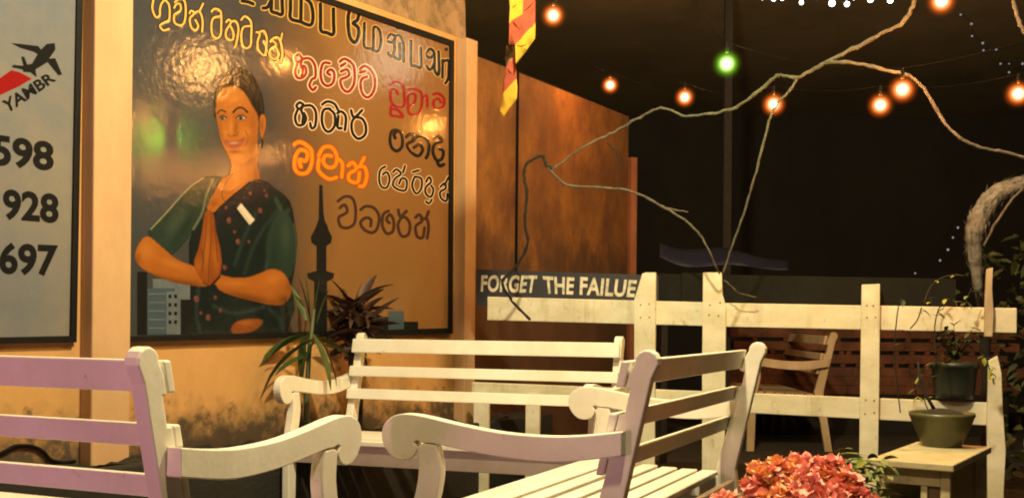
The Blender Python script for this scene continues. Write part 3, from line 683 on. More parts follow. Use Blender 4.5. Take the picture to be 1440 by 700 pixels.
line([(306, 159.5), (310, 155), (317, 157.5)], 1.3, HAIR, .7, fc_); line([(328, 158), (334, 152.5), (341, 152), (348, 158)], 1.5, HAIR, .8, fc_)
def eye(cx, cy, w_, h_):
    e_ = fill([(cx - w_, cy + .6), (cx - w_ * .4, cy - h_), (cx + w_ * .3, cy - h_ * 1.05), (cx + w_, cy), (cx + w_ * .3, cy + h_ * .8), (cx - w_ * .4, cy + h_ * .8)], (.42, .33, .27), .4)
    dab(cx - .4, cy, h_ * 1.0, h_ * 1.05, (.006, .005, .004), e_, 1.0); dab(cx - .4, cy, h_ * .8, h_ * .9, (.006, .005, .004), e_, 1.0)
    line([(cx - w_ * 1.15, cy + .6), (cx - w_ * .4, cy - h_), (cx + w_ * .3, cy - h_ * 1.1), (cx + w_ * 1.2, cy - .4)], .8, (.008, .006, .005), .5); line([(cx - w_ * .8, cy + h_ * .7), (cx + w_ * .7, cy + h_ * .8)], .4, (.03, .012, .006), .5)
eye(313, 166.5, 4.6, 2.8); eye(339, 166, 6.0, 3.2)
line([(320, 189), (324, 192), (328, 191), (333, 190), (335, 186)], .7, (.09, .028, .01), .7, fc_, .9)
mo = fill([(315, 195.5), (323, 198.5), (333, 198), (345, 193), (341, 202), (333, 208.5), (324, 208.5), (318, 203)], (.20, .045, .025), .5)
dab(329, 201.2, 7, 1.7, (.40, .26, .16), mo, .7, -.08); line([(318, 205), (325, 209.5), (335, 208.5), (342, 202)], .8, (.28, .06, .035), .7, fc_, .8)
line([(312, 189), (313.5, 197), (317, 203)], .8, SKD, 1.0, fc_, .6); line([(345, 184), (349, 194), (345, 204)], .9, SKD, 1.2, fc_, .6)
# left forearm, right forearm
fa = fill([(208, 332), (197, 340), (190, 356), (193, 370), (204, 380), (225, 390), (247, 397), (270, 401), (290, 402), (297, 392), (284, 379), (254, 367), (240, 358), (226, 346)], SK, .7)
dab(205, 352, 11, 14, SKL, fa, .5); dab(222, 392, 40, 6, SKD, fa, .75, .22); dab(262, 400, 30, 6, SKD, fa, .7, .1); dab(245, 372, 24, 5, SKL, fa, .45, .35); dab(193, 366, 6, 10, SKR, fa, .7)
fb = fill([(302, 396), (306, 386), (325, 390), (347, 390), (366, 384), (381, 378), (396, 382), (405, 394), (409, 412), (399, 427), (380, 428), (358, 423), (330, 416), (310, 408)], SK, .7)
dab(384, 392, 14, 8, SKL, fb, .5, -.3); dab(350, 420, 44, 7, SKD, fb, .75, .2); dab(400, 422, 10, 8, SKD, fb, .7); dab(406, 404, 5, 12, SKR, fb, .7); dab(330, 398, 22, 4, SKL, fb, .4, .05)
# joined hands
hd = fill([(288, 300), (293, 296), (300, 301), (304, 326), (310, 352), (311, 376), (302, 399), (286, 397), (273, 372), (279, 350), (284, 326)], SKR, .6)
dab(291, 352, 5, 34, SK, hd, .9, .03); dab(303, 362, 5, 22, SK, hd, .8, -.1); dab(279, 374, 6, 12, SK, hd, .7)
for q in ([(297, 300), (297, 335), (294, 372), (293, 396)], [(290, 303), (289, 335), (285, 366)], [(301, 312), (304, 340), (306, 368)], [(282, 350), (286, 362), (284, 382)]): line(q, .55, (.07, .022, .008), .6, hd, .85)
line([(297, 401), (306, 392), (309, 388)], 1.5, (.015, .010, .008), .6); line([(286, 397), (294, 402)], 1.2, (.05, .02, .01), .7, None, .7)
tr = fill([(325, 462), (333, 452), (352, 448), (369, 450), (364, 460), (350, 467), (330, 469)], SKR, .8); dab(346, 454, 12, 4, SK, tr, .8)
keep = alpha > .04; idx = -np.ones(gx.shape, int); use = keep.copy()
use[1:, :] |= keep[:-1]; use[:, 1:] |= keep[:, :-1]; use[1:, 1:] |= keep[:-1, :-1]
rows_, cols_ = np.nonzero(use); idx[rows_, cols_] = np.arange(len(rows_))
verts_ = [sp(float(gx[i, j]), float(gy[i, j]), .0009) for i, j in zip(rows_, cols_)]
faces_ = [(int(idx[i, j]), int(idx[i, j + 1]), int(idx[i + 1, j + 1]), int(idx[i + 1, j])) for i, j in zip(*np.nonzero(keep[:-1, :-1]))]
pme = bpy.data.meshes.new('portrait'); pme.from_pydata([v - root.location for v in verts_], [], faces_); pme.update()
ca = pme.color_attributes.new('print', 'FLOAT_COLOR', 'POINT')
cols4 = np.ones((len(rows_), 4), np.float32); cols4[:, :3] = np.clip(canvas[rows_, cols_] / np.maximum(alpha[rows_, cols_], .25)[:, None], .003, .9); cols4[:, 3] = alpha[rows_, cols_]
ca.data.foreach_set('color', cols4.ravel())
mp_ = sign_mat('print_portrait', (.2, .1, .05)); N = mp_.node_tree; at_ = N.nodes.new('ShaderNodeAttribute'); at_.attribute_name = 'print'
N.links.new(at_.outputs['Color'], N.nodes['Principled BSDF'].inputs['Base Color']); N.links.new(at_.outputs['Alpha'], N.nodes['Principled BSDF'].inputs['Alpha'])
pme.materials.append(mp_)
for p_ in pme.polygons: p_.use_smooth = True
po = bpy.data.objects.new('portrait', pme); COL.objects.link(po); po.parent = root

# ================================================================== BENCHES
LB = 1.30
SEAT = .43
def yc(z): return .185 + (z - .43) * .227 if z > .43 else .185 + (.43 - z) * .16
def make_bench(label, cat, group, pm_, loc, rz, L=LB):
    root = empty('garden_bench', loc, rz); tag(root, label, cat, group)
    h = L / 2
    X = lambda a, c, t: Vector((t, a, c))
    arm = [(.2365, .677), (.15, .664), (.05, .656), (-.08, .659), (-.2, .674), (-.29, .689), (-.345, .694), (-.385, .688), (-.414, .667), (-.423, .635), (-.412, .603), (-.388, .580), (-.358, .573), (-.332, .581), (-.319, .598), (-.318, .611), (-.326, .622)]
    arm = [tuple(p) for p in smooth(arm, 3)] + [(-.316, .6265), (-.30, .622)] + [tuple(p) for p in smooth([(-.27, .6215), (-.2, .612), (-.1, .600), (0, .594), (.1, .597), (.2365, .619)], 3)]
    leg = [tuple(p) for p in smooth([(-.318, .611), (-.314, .58), (-.313, .54), (-.322, .49), (-.338, .43), (-.345, .3), (-.345, .12), (-.35, -.03)], 3)] + [tuple(p) for p in smooth([(-.295, -.03), (-.288, .12), (-.283, .3), (-.272, .43), (-.258, .49), (-.25, .54), (-.253, .58), (-.262, .6185)], 3)] + [(-.30, .6205)]
    w_ = .027
    post = [(yc(-.03) - w_, -.03), (yc(-.03) + w_, -.03), (yc(.2) + w_, .2), (yc(.43) + w_, .43), (yc(.65) + w_, .65), (yc(.80) + w_, .80)]
    kc = (yc(.842) + .006, .842); kr = .029
    post += [(kc[0] + kr * math.cos(a), kc[1] + kr * math.sin(a)) for a in [R(-40 + 28 * i) for i in range(9)]]
    fr = lambda z, e: (yc(z) - w_ - e, z)
    post += [fr(.815, .004), fr(.775, .004), fr(.774, -.008), fr(.715, -.008), fr(.714, .006), fr(.665, .006), fr(.664, -.006), fr(.615, -.006), fr(.614, .006), fr(.56, .006), fr(.43, .012), fr(.2, 0)]
    for s in (-1, 1):
        b = MB(); b.prism(arm, X, s * (h + .001), s * (h + .037)); b.build('armrest', pm_, root, bevel=.004)
        b = MB(); b.prism(leg, X, s * (h + .002), s * (h + .036)); b.build('front_leg', pm_, root, bevel=.004)
        b = MB(); b.prism(post, X, s * (h - .036), s * h); b.build('back_post', pm_, root, bevel=.004)
        b = MB(); b.box((s * (h - .018), -.055, .365), (.03, .44, .075)); b.build('side_rail', pm_, root, bevel=.003)
    for zt_, hh in ((.843, .064), (.716, .047), (.611, .047)):
        prof = []
        for z in (zt_, zt_ - hh): prof.append((yc(z) - w_ - .009, z))
        prof = [(yc(zt_) - w_ - .031, zt_), (yc(zt_) - w_ - .009, zt_), (yc(zt_ - hh) - w_ - .009, zt_ - hh), (yc(zt_ - hh) - w_ - .031, zt_ - hh)]
        b = MB(); b.prism(prof, X, -h + .002, h - .002); b.build('back_slat', pm_, root, bevel=.004)
    b = MB()
    for i in range(7):
        y0 = -.352 + i * .073; dz = [.0, .004, 0, -.006, -.010, -.012, -.012][i]
        b.box((0, y0 + .03, SEAT - .011 + dz), (L + (.06 if i < 1 else -.002), .058, .022))
    b.build('seat', pm_, root, bevel=.004)
    b = MB(); b.box((0, -.30, .365), (L - .002, .024, .085)); b.build('apron', pm_, root, bevel=.003)
    b = MB(); b.box((0, .20, .36), (L - .08, .022, .07)); b.build('rear_rail', pm_, root, bevel=.003)
    return root
GB = 'white garden benches around the open ground'
make_bench('white slatted bench at left seen from behind, its back glowing pink', 'bench', GB, M['paint'], (-1.167, 2.613, .012), R(156.15))
make_bench('white slatted bench in the centre, seen end-on with scrolled arm nearest', 'bench', GB, M['paint'], (.329, 3.337, 0), R(-114.3))
make_bench('white slatted bench facing forward in front of the planting bed', 'bench', GB, M['paint'], (-.2145, 4.807, 0), R(-19))
p = at(1174, 477, 8.1)
make_bench('wooden bench with a warm light tint in its colour, seen side-on through the fence rails', 'bench', None, M['tintedwood'], (p.x - .285, 8.1 + .6, 0), R(-92))

# ================================================================== PLANTS BY THE WALL
def plant_root(name, loc, label, cat, group=None):
    r = empty(name, loc); r['world_build'] = 1; return tag(r, label, cat, group)
def wob(d, s): return Vector(d) + Vector((random.uniform(-s, s), random.uniform(-s, s), random.uniform(-s, s)))
c0 = wpt(wall_t(432, .15), .36, .15)
r = plant_root('strap_leaf_plant', c0, 'green strap leaved plant with long drooping leaves beside the painted tower', 'plant')
b = MB()
b.tube([c0, c0 + Vector((.0, 0, .2)), c0 + Vector((.01, 0, .42)), c0 + Vector((.03, .0, .62))], [.016, .013, .011, .008]); b.build('stem', M['leafdim'], r)
b = MB(); base = c0 + Vector((.0, 0, .36))
Yp = c0.y
for (x0, y0, x1, y1, W, dr) in ((436, 470, 357, 520, .05, .9), (440, 478, 366, 548, .055, .8), (434, 500, 388, 525, .04, .6), (428, 470, 424, 532, .05, .25), (440, 470, 470, 540, .05, .5), (436, 460, 432, 385, .035, .1), (440, 462, 446, 395, .03, .1), (446, 470, 478, 535, .05, .4),
                               (430, 450, 412, 402, .03, .2), (436, 452, 424, 390, .03, .2), (442, 480, 415, 536, .04, .3), (446, 455, 462, 405, .03, .2), (432, 470, 380, 500, .045, .7), (450, 478, 490, 500, .05, .5)):
    a_, e_ = at(x0, y0, Yp + random.uniform(-.06, .04)), at(x1, y1, Yp + random.uniform(-.14, .06)); d_ = e_ - a_
    b.leaf(a_, d_.normalized() + Vector((0, 0, dr * .5)), d_.length * 1.08, W, dr, 0, 7, random.uniform(-.9, .9))
b.build('leaves', M['leaf'], r)
c1 = wpt(wall_t(505, .15), .36, .15)
r = plant_root('cordyline_plant', c1, 'dark maroon spiky leaved plant behind the bench facing forward', 'plant')
b = MB(); b.tube([c1, c1 + Vector((.01, 0, .18)), c1 + Vector((-.0, 0, .36)), c1 + Vector((0, 0, .5))], [.018, .015, .013, .01]); b.build('stem', M['barkdark'], r)
b = MB()
for (x1, y1) in ((472, 384), (522, 381), (548, 393), (551, 410), (553, 430), (498, 392), (485, 400), (464, 410), (458, 430), (540, 445), (535, 400), (510, 398), (468, 455), (462, 480), (560, 450), (530, 420), (478, 425), (512, 420), (476, 500), (520, 480), (490, 520), (540, 470)):
    a_ = at(500 + random.uniform(-8, 8), 450 + random.uniform(-22, 26), c1.y + random.uniform(-.04, .04)); e_ = at(x1, y1, c1.y + random.uniform(-.1, .08)); d_ = e_ - a_
    b.leaf(a_, d_.normalized() + Vector((0, 0, .22)), d_.length * 1.05, .042, .5, 0, 6, random.uniform(-1, 1))
for i in range(70):
    a_ = at(500 + random.uniform(-14, 14), 460 + random.uniform(-30, 40), c1.y + random.uniform(-.05, .05))
    an = random.uniform(0, 6.28); el_ = random.uniform(-.5, 1.0)
    b.leaf(a_, (math.cos(an) * math.cos(el_), math.sin(an) * math.cos(el_) * .6, math.sin(el_)), random.uniform(.10, .19), .038, random.uniform(.4, 1.1), 0, 5, random.uniform(-1, 1))
b.build('leaves', M['leafred'], r)

# cable lying along the wall behind the left bench
b = MB(); P = [on_plane(x, y, Q + NW * .012, NW) for x, y in ((-60, 648), (-20, 645), (8, 634), (22, 627), (45, 627), (60, 634), (72, 646), (90, 650), (106, 648))]
b.tube(smooth(P, 4), .007, 6); tag(b.build('cable', M['cable']), 'thin black cable looping along the wall foot behind the left bench', 'cable')

# ================================================================== FLAG
r = plant_root('flag', at(728, -40, 4.6), 'furled yellow and orange striped flag hanging against the dark backdrop', 'flag')
def cloth(parts, Y, slope, waves, name):
    """parts: (outline px list, material index); the cloth runs back in depth across its width and waves along it"""
    b = MB(); bm_ = bmesh.new()
    for pts, mi in parts:
        vs = [bm_.verts.new((x, y, 0)) for x, y in pts]; f = bm_.faces.new(vs); f.material_index = mi
    bmesh.ops.remove_doubles(bm_, verts=bm_.verts, dist=.3)
    bmesh.ops.triangulate(bm_, faces=bm_.faces)
    for _ in range(3): bmesh.ops.subdivide_edges(bm_, edges=bm_.edges, cuts=1, use_grid_fill=False)
    bm_.verts.ensure_lookup_table()
    vs = []
    for v in bm_.verts:
        x, y = v.co.x, v.co.y
        dep = Y + slope * (x - 730) / 500 + waves * (math.sin((x - 700) * .22 + y * .012) + .4 * math.sin((x - 700) * .5 - y * .03))
        vs.append(at(x, y, dep))
    for v, k in zip(bm_.verts, range(len(vs))): v.index = k
    for f in bm_.faces: b.add([vs[v.index] for v in f.verts], [tuple(range(len(f.verts)))], f.material_index, True)
    bm_.free()
    o = b.build(name, [M['flag_y'], M['flag_o'], M['flag_t']], r)
    me = o.data; bm2 = bmesh.new(); bm2.from_mesh(me); bmesh.ops.remove_doubles(bm2, verts=bm2.verts, dist=.0008); bm2.to_mesh(me); bm2.free()
    s = o.modifiers.new('thick', 'SOLIDIFY'); s.thickness = .004
    return o
zf = lambda L: [(640 + x / 3.886, y / 3.886) for x, y in L]
cloth([(zf([(285, -160), (372, -160), (370, 0), (365, 80), (340, 95), (310, 112), (295, 132), (299, 50)]), 0),
       (zf([(372, -160), (439, -160), (437, 0), (437, 128), (380, 185), (326, 246), (293, 246), (295, 132), (310, 112), (340, 95), (365, 80), (370, 0)]), 1),
       (zf([(437, 128), (435, 215), (400, 262), (330, 352), (326, 246), (380, 185)]), 0)], 4.6, .9, .012, 'upper_fold')
cloth([(zf([(282, 250), (320, 252), (322, 310), (280, 368), (276, 320)]), 2),
       (zf([(322, 310), (334, 350), (336, 432), (300, 470), (262, 516), (270, 430), (280, 368)]), 1),
       (zf([(336, 432), (341, 480), (338, 540), (300, 590), (265, 642), (246, 610), (262, 516), (300, 470)]), 0)], 4.63, -.7, .01, 'lower_fold')
b = MB(); b.tube([at(724, -150, 4.63), at(722, -40, 4.63)], .006, 6); b.build('cord', M['cable'], r)

# ================================================================== STRING LIGHTS
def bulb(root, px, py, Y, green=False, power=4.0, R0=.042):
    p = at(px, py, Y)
    b = MB(); b.ball((0, 0, 0), R0 * 1.95, 0, 20, 14)  # glow sphere wider than the bulb itself, imitating lens bloom
    o = b.build('bulb', M['halo_green'] if green else M['bulb'], root, origin=(0, 0, 0)); o.location = p - root.location
    if green: o['label'] = 'green bulb with a glow halo around it'
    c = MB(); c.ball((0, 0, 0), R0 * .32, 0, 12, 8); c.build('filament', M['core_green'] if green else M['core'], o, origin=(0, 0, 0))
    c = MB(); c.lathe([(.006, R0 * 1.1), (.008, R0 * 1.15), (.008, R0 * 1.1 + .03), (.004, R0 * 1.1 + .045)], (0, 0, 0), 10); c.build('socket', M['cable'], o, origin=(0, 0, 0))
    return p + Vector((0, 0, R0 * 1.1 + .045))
def string(label, items, ends, group):
    root = empty('string_lights', at(*items[0][:3])); root['world_build'] = 1; tag(root, label, 'string lights', group)
    P = [bulb(root, *it) for it in items]
    pts = [at(*ends[0])] + P + [at(*ends[1])]
    out = []
    for a_, c_ in zip(pts[:-1], pts[1:]):
        sag = .05 * (c_ - a_).length
        for i in range(8):
            t = i / 8; out.append(a_.lerp(c_, t) - Vector((0, 0, sag * 4 * t * (1 - t))))
    out.append(pts[-1])
    b = MB(); b.tube(out, .0006, 5); b.build('wire', M['cable'], root)
GS = 'strings of coloured bulbs over the yard'
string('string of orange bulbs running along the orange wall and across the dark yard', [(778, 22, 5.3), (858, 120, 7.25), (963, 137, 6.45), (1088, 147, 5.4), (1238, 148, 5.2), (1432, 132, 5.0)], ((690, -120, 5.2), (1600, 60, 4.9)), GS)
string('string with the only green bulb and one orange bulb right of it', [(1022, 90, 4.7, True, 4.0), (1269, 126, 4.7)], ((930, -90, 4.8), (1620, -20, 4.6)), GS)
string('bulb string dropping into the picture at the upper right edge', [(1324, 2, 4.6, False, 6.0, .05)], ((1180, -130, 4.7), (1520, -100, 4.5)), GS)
def fairy(label, pts, mt, R0, name='fairy_lights'):
    root = empty(name, at(*pts[0])); root['world_build'] = 1; tag(root, label, 'fairy lights')
    for q in pts:
        b = MB(); b.ball(at(*q[:3]), R0 * (q[3] if len(q) > 3 else 1), 0, 10, 7); b.build('bulb', M[mt], root)
    b = MB(); P = [at(q[0], q[1] - 2, q[2]) for q in pts]
    b.tube(P, .0025, 4); b.build('wire', M['cable'], root)
lamp('fairy_glow', at(1165, -18, 6.4), 14, (1, .86, .58), .2)
fairy('bunched string of bright white lights along the top edge', [(1072, -3, 6.2), (1088, -1, 6.1), (1100, -2, 6.2), (1127, 4, 6.1, 1.0), (1150, -4, 6.2), (1170, 5, 6.1, 1.5), (1191, 6, 6.2, 1.25), (1201, -3, 6.1), (1224, 0, 6.1, 1.3), (1237, -4, 6.2), (1252, 1, 6.1, 1.3), (1266, -5, 6.2)], 'fairy', .0115)
fairy('faint scattered pale lights at the upper right', [(1351, 21, 9), (1366, 34, 9, 1.2), (1367, 51, 9), (1382, 61, 9, 1.2), (1383, 71, 9), (1401, 70, 9), (1407, 90, 9), (1419, 90, 9, .7), (1419, 102, 9), (1432, 106, 9, .6), (1438, 90, 9, 1.2)], 'fairydim', .0085)
fairy('faint row of pale dots left of the arching trunk', [(1347, 320, 8.5), (1340, 334, 8.5, .9), (1333, 351, 8.5, 1.1), (1322, 366, 8.5), (1287, 384, 8.5, .8)], 'fairydim', .009)

# ================================================================== BARE BRANCHES
r = plant_root('bare_branch', at(1290, -30, 4.9), 'long bare pale branch sweeping across the dark with thin twigs hanging from it', 'branch')
def px_tube(pts, rads, mat_, name, k=5, kink=.0022):
    P = smooth([at(*q) for q in pts], k); n = len(P)
    P = [p + Vector((random.uniform(-kink, kink), random.uniform(-kink, kink), random.uniform(-kink, kink))) for p in P]
    rr = [rads[0] + (rads[1] - rads[0]) * i / (n - 1) for i in range(n)]
    rr = [x * random.uniform(.78, 1.2) for x in rr]
    b = MB(); b.tube(P, rr, 8); return b.build(name, M[mat_], r)
px_tube([(1290, -60, 4.9), (1286, -10, 4.9), (1280, 18, 4.9), (1266, 35, 4.92), (1240, 47, 4.95), (1205, 66, 5), (1172, 82, 5.05), (1145, 97, 5.1), (1120, 109, 5.12), (1098, 106, 5.15), (1085, 112, 5.18), (1042, 147, 5.25), (1005, 159, 5.3), (965, 163, 5.35), (930, 152, 5.4), (900, 165, 5.45), (870, 182, 5.48), (838, 198, 5.5), (806, 216, 5.5), (790, 229, 5.5), (776, 237, 5.5)], (.0098, .005), 'bark', 'bough', 5, .004)
px_tube([(776, 237, 5.5), (768, 232, 5.5), (762, 219, 5.5), (742, 229, 5.5), (737, 245, 5.5), (741, 275, 5.5), (738, 310, 5.52), (742, 340, 5.55), (732, 365, 5.58), (716, 385, 5.6), (706, 397, 5.6), (718, 420, 5.62), (730, 434, 5.64), (746, 449, 5.66)], (.009, .007), 'barkdark', 'twig')
px_tube([(770, 235, 5.5), (782, 248, 5.5), (797, 260, 5.5), (830, 263, 5.5), (872, 266, 5.5), (900, 274, 5.45), (930, 290, 5.4), (958, 306, 5.4), (980, 325, 5.4), (996, 350, 5.4), (1006, 374, 5.45), (1012, 384, 5.5)], (.007, .005), 'bark', 'twig')
px_tube([(925, 288, 5.42), (945, 294, 5.4), (968, 298, 5.4)], (.0045, .003), 'bark', 'twig')
px_tube([(855, 202, 5.48), (866, 212, 5.45), (870, 228, 5.45), (868, 240, 5.45)], (.005, .003), 'barkdark', 'twig')
px_tube([(1122, 109, 5.12), (1112, 126, 5.1), (1092, 148, 5.1), (1082, 170, 5.1), (1072, 208, 5.12), (1061, 250, 5.15), (1046, 300, 5.2), (1030, 345, 5.25), (1016, 385, 5.3)], (.0065, .005), 'bark', 'twig')
px_tube([(1160, 88, 5.05), (1178, 87, 5), (1215, 91, 4.95), (1245, 99, 4.9), (1275, 105, 4.9), (1293, 118, 4.88), (1306, 135, 4.85), (1320, 160, 4.85), (1336, 182, 4.82), (1355, 197, 4.8), (1380, 208, 4.8), (1412, 214, 4.8), (1450, 224, 4.8)], (.008, .0065), 'bark', 'twig')
px_tube([(1424, -40, 4.8), (1426, 0, 4.8), (1430, 22, 4.8), (1440, 44, 4.8), (1460, 70, 4.8)], (.009, .008), 'bark', 'twig')
px_tube([(1018, 393, 5.5), (1030, 404, 5.5), (1040, 412, 5.5), (1064, 418, 5.5)], (.004, .003), 'bark', 'twig')

# ================================================================== RIGHT HAND SIDE
# arching trunk
r = plant_root('arching_tree', at(1375, 420, 5.9) - Vector((0, 0, 1)), 'thick grey arching trunk rising behind the right end of the fence', 'tree')
px_tube([(1382, 760, 6.3), (1386, 600, 6.2), (1384, 470, 6.1), (1377, 400, 6.0), (1372, 360, 5.95)], (.03, .022), 'barkdark', 'trunk', 6)
P = smooth([at(*q) for q in [(1376, 410, 5.9), (1371, 352, 5.87), (1372, 322, 5.85), (1384, 294, 5.85), (1404, 272, 5.85), (1440, 258, 5.85), (1490, 252, 5.85)]], 6)
b = MB(); b.tube(P, [(.018 + .036 * math.sin(math.pi * i / (len(P) - 1)) ** .8) * random.uniform(.9, 1.1) for i in range(len(P))], 10)
for i in range(520):
    k = random.randrange(len(P) - 1); c_ = P[k].lerp(P[k + 1], random.random()); d_ = (P[k + 1] - P[k]).normalized()
    o_ = Vector((random.gauss(0, 1), random.gauss(0, 1), random.gauss(0, 1))); o_ = (o_ - d_ * o_.dot(d_)).normalized()
    R_ = (.018 + .036 * math.sin(math.pi * k / (len(P) - 1)) ** .8)
    b.leaf(c_ + o_ * R_ * .85, d_ * random.choice([-1, 1]) + o_ * .35, random.uniform(.03, .07), .005, random.uniform(-.4, .6), 0, 2)
b.build('bough', M['trunk'], r)
px_tube([(1384, 345, 5.8), (1398, 318, 5.8), (1416, 290, 5.78), (1440, 262, 5.75), (1470, 230, 5.7)], (.007, .006), 'bark', 'limb')
b = MB()
for i in range(420):
    px = random.uniform(1330, 1500); py = random.uniform(330, 700); Y = random.uniform(6.2, 7.2)
    if px < 1405 and py > 455: continue
    if px < 1370 and py < 395: continue
    if py < 350 and px < 1420: continue
    an = random.uniform(0, 6.28); b.leaf(at(px, py, Y), (math.cos(an), math.sin(an), random.uniform(-.6, .6)), random.uniform(.06, .12), random.uniform(.03, .05), .6, 0, 3, random.uniform(-1, 1))
b.build('crown', M['leafdim'], r)

# perforated brick screen beyond the fence
r = plant_root('brick_screen', at(1220, 540, 9.3), 'low terracotta brick screen with slot holes seen between the fence rails', 'wall')
b = MB(); bx0, bx1 = at(1030, 500, 9.3).x, at(1405, 500, 9.3).x; z = .34; row = 0
while z < .86:
    slot = z > .5 and row % 2 == 1; hgt = .03 if slot else .074
    x = bx0 - .1 * (row % 3)
    while x < bx1:
        if slot: b.box((x + .02, 9.3, z + hgt / 2), (.04, .09, hgt)); x += random.choice([.06, .12, .13, .2, .26])
        else: b.box((x + .12, 9.3 + random.uniform(-.003, .003), z + hgt / 2), (.2385, .1, hgt)); x += .24
    z += hgt + .0015; row += 1
b.build('bricks', M['brick'], r, bevel=.004)
b = MB(); b.box(((bx0 + bx1) / 2, 9.3, .168), (bx1 - bx0 + .1, .14, .336)); b.build('plinth', M['backwall'], r)

# blue tarp folded beyond the boards
r = plant_root('blue_tarp', at(1010, 360, 7.3), 'dark blue tarpaulin sagging beyond the scuffed board', 'tarpaulin')
b = MB(); n = 14
vs = []
for i in range(n + 1):
    t = i / n
    for j in range(5):
        u = j / 4
        x = 928 + 180 * t; y = 341 + 22 * t + 4 * math.sin(t * 9) + u * (20 + 6 * math.sin(t * 5))
        vs.append(at(x, y, 7.6 - u * .5 + .05 * math.sin(t * 14 + u * 2)))
b.add(vs, [(i * 5 + j, i * 5 + j + 1, (i + 1) * 5 + j + 1, (i + 1) * 5 + j) for i in range(n) for j in range(4)], 0, True)
o = b.build('sheet', M['tarp'], r); s = o.modifiers.new('thick', 'SOLIDIFY'); s.thickness = .004
for px in (935, 1004):
    b = MB(); p = at(px, 360, 7.3); b.box((p.x, p.y, .6), (.04, .04, 1.2)); b.build('prop', M['barkdark'], r)

# side table
TZ = .50
def tz(px, py, z): d = ray(px, py); return Vector((0, 0, EYE)) + d * ((z - EYE) / d.z)
FL, FR, BR, BL = [tz(x, y, TZ) for x, y in ((1236.5, 646), (1355, 653.5), (1382, 627), (1277, 619))]
cen = (FL + FR + BR + BL) / 4; ux = ((FR - FL) + (BR - BL)).normalized(); uy = Vector((-ux.y, ux.x, 0))
wx = ((FR - FL).length + (BR - BL).length) / 2; wy = ((BL - FL).dot(uy) + (BR - FR).dot(uy)) / 2
rz = math.atan2(ux.y, ux.x)
r = empty('side_table', (cen.x, cen.y, 0), rz)
tag(r, 'worn yellow painted side table below the right end of the fence', 'table')
b = MB(); b.box((0, 0, TZ - .012), (wx, wy, .024)); b.build('top', M['table'], r, bevel=.004)
bw, bd = wx - .03, wy - .05
for sx in (-1, 1):
    for sy in (-1, 1):
        b = MB(); b.box((sx * (bw / 2 - .015), sy * (bd / 2 - .015), (TZ - .025) / 2), (.03, .03, TZ - .025)); b.build('leg', M['table'], r, bevel=.003)
b = MB(); b.box((0, -bd / 2 + .012, TZ - .052), (bw - .062, .018, .05)); b.box((0, -bd / 2 + .012, TZ - .26), (bw - .062, .018, .03)); b.box((.035, -bd / 2 + .012, TZ - .161), (.02, .018, .165)); b.build('front_frame', M['table'], r, bevel=.002)
b = MB(); b.box((.035 + .04, -bd / 2 + .018, TZ - .161), (.055, .012, .165)); b.build('door', M['tablein'], r)
b = MB(); b.box((0, bd / 2 - .012, TZ - .15), (bw - .062, .014, .25)); b.box((-bw / 2 + .012, 0, TZ - .15), (.014, bd - .062, .25)); b.build('carcass', M['table'], r)
b = MB(); b.box((-.02, -.03, TZ - .215), (bw - .12, bd - .1, .014)); b.build('shelf', M['table'], r)
b = MB()
for i in range(9):
    b.ball(Vector((-.085 + .018 * (i % 6), -bd / 2 + .045 + .02 * (i // 6), TZ - .190 + .012 * (i // 6))), random.uniform(.013, .018), 0, 8, 6)
lo = b
MT = Matrix.Translation((cen.x, cen.y, 0)) @ Matrix.Rotation(rz, 4, 'Z')
lo.v = [MT @ v for v in lo.v]
tag(lo.build('white_pebbles', M['pottery']), 'row of rounded white stones on the shelf inside the yellow table', 'stones')
# bowl pot on it
pc = tz(1324, 627, TZ); pr = .5 * 84 / F * pc.y
r = empty('bowl_pot', pc); tag(r, 'olive glazed bowl shaped pot standing on the yellow side table', 'plant pot')
b = MB(); b.lathe([(pr * .60, .0), (pr * .66, .012), (pr * .92, .075), (pr * 1.02, .105), (pr * 1.06, .112), (pr * 1.04, .122), (pr * .95, .118), (pr * .9, .095), (.005, .09)], (0, 0, 0), 32); b.build('bowl', M['potgreen'], r)
b = MB(); b.ball((0, 0, .092), (pr * .88, pr * .88, .045), 0, 20, 8); b.build('soil', M['soil'], r)
b = MB(); b.tube([(-.02, 0, .12), (-.05, 0, .17), (-.075, .01, .22), (-.08, .02, .30)], [.007, .006, .005, .003]); b.build('stem', M['barkdark'], r)
# black pot on the lower rail
fp = fpt(1345, 0); pz = zof(1345, 560, fp.y); pr = .5 * 62 / F * fp.y
r = empty('black_pot', (fp.x, fp.y + .02, pz)); tag(r, 'black plastic pot with a wispy plant perched on the lower fence rail', 'plant pot')
b = MB(); b.lathe([(pr * .82, 0), (pr * .88, .03), (pr * 1.0, .15), (pr * 1.06, .152), (pr * 1.06, .175), (pr * .95, .175), (pr * .9, .15), (.005, .14)], (0, 0, 0), 24); b.build('pot', M['potblack'], r)
b = MB()
for i in range(12):
    an = random.uniform(0, 6.28); q = Vector((0, 0, .15)); P = [q]; d_ = Vector((math.cos(an) * .35, math.sin(an) * .25, 1)).normalized()
    for k in range(5): q = q + d_ * random.uniform(.03, .06); d_ = (d_ + Vector((math.cos(an) * .12, math.sin(an) * .08, -.08 + random.uniform(-.1, .1)))).normalized(); P.append(q.copy())
    b.tube(P, [.003, .0025, .002, .002, .0015, .001], 5)
    for k in range(1, 6):
        for _ in range(2): b.leaf(P[k], (random.uniform(-1, 1), random.uniform(-1, 1), random.uniform(-.4, .6)), random.uniform(.03, .055), .022, .5, 1, 3)
b.build('foliage', [M['barkdark'], M['leafdim']], r)
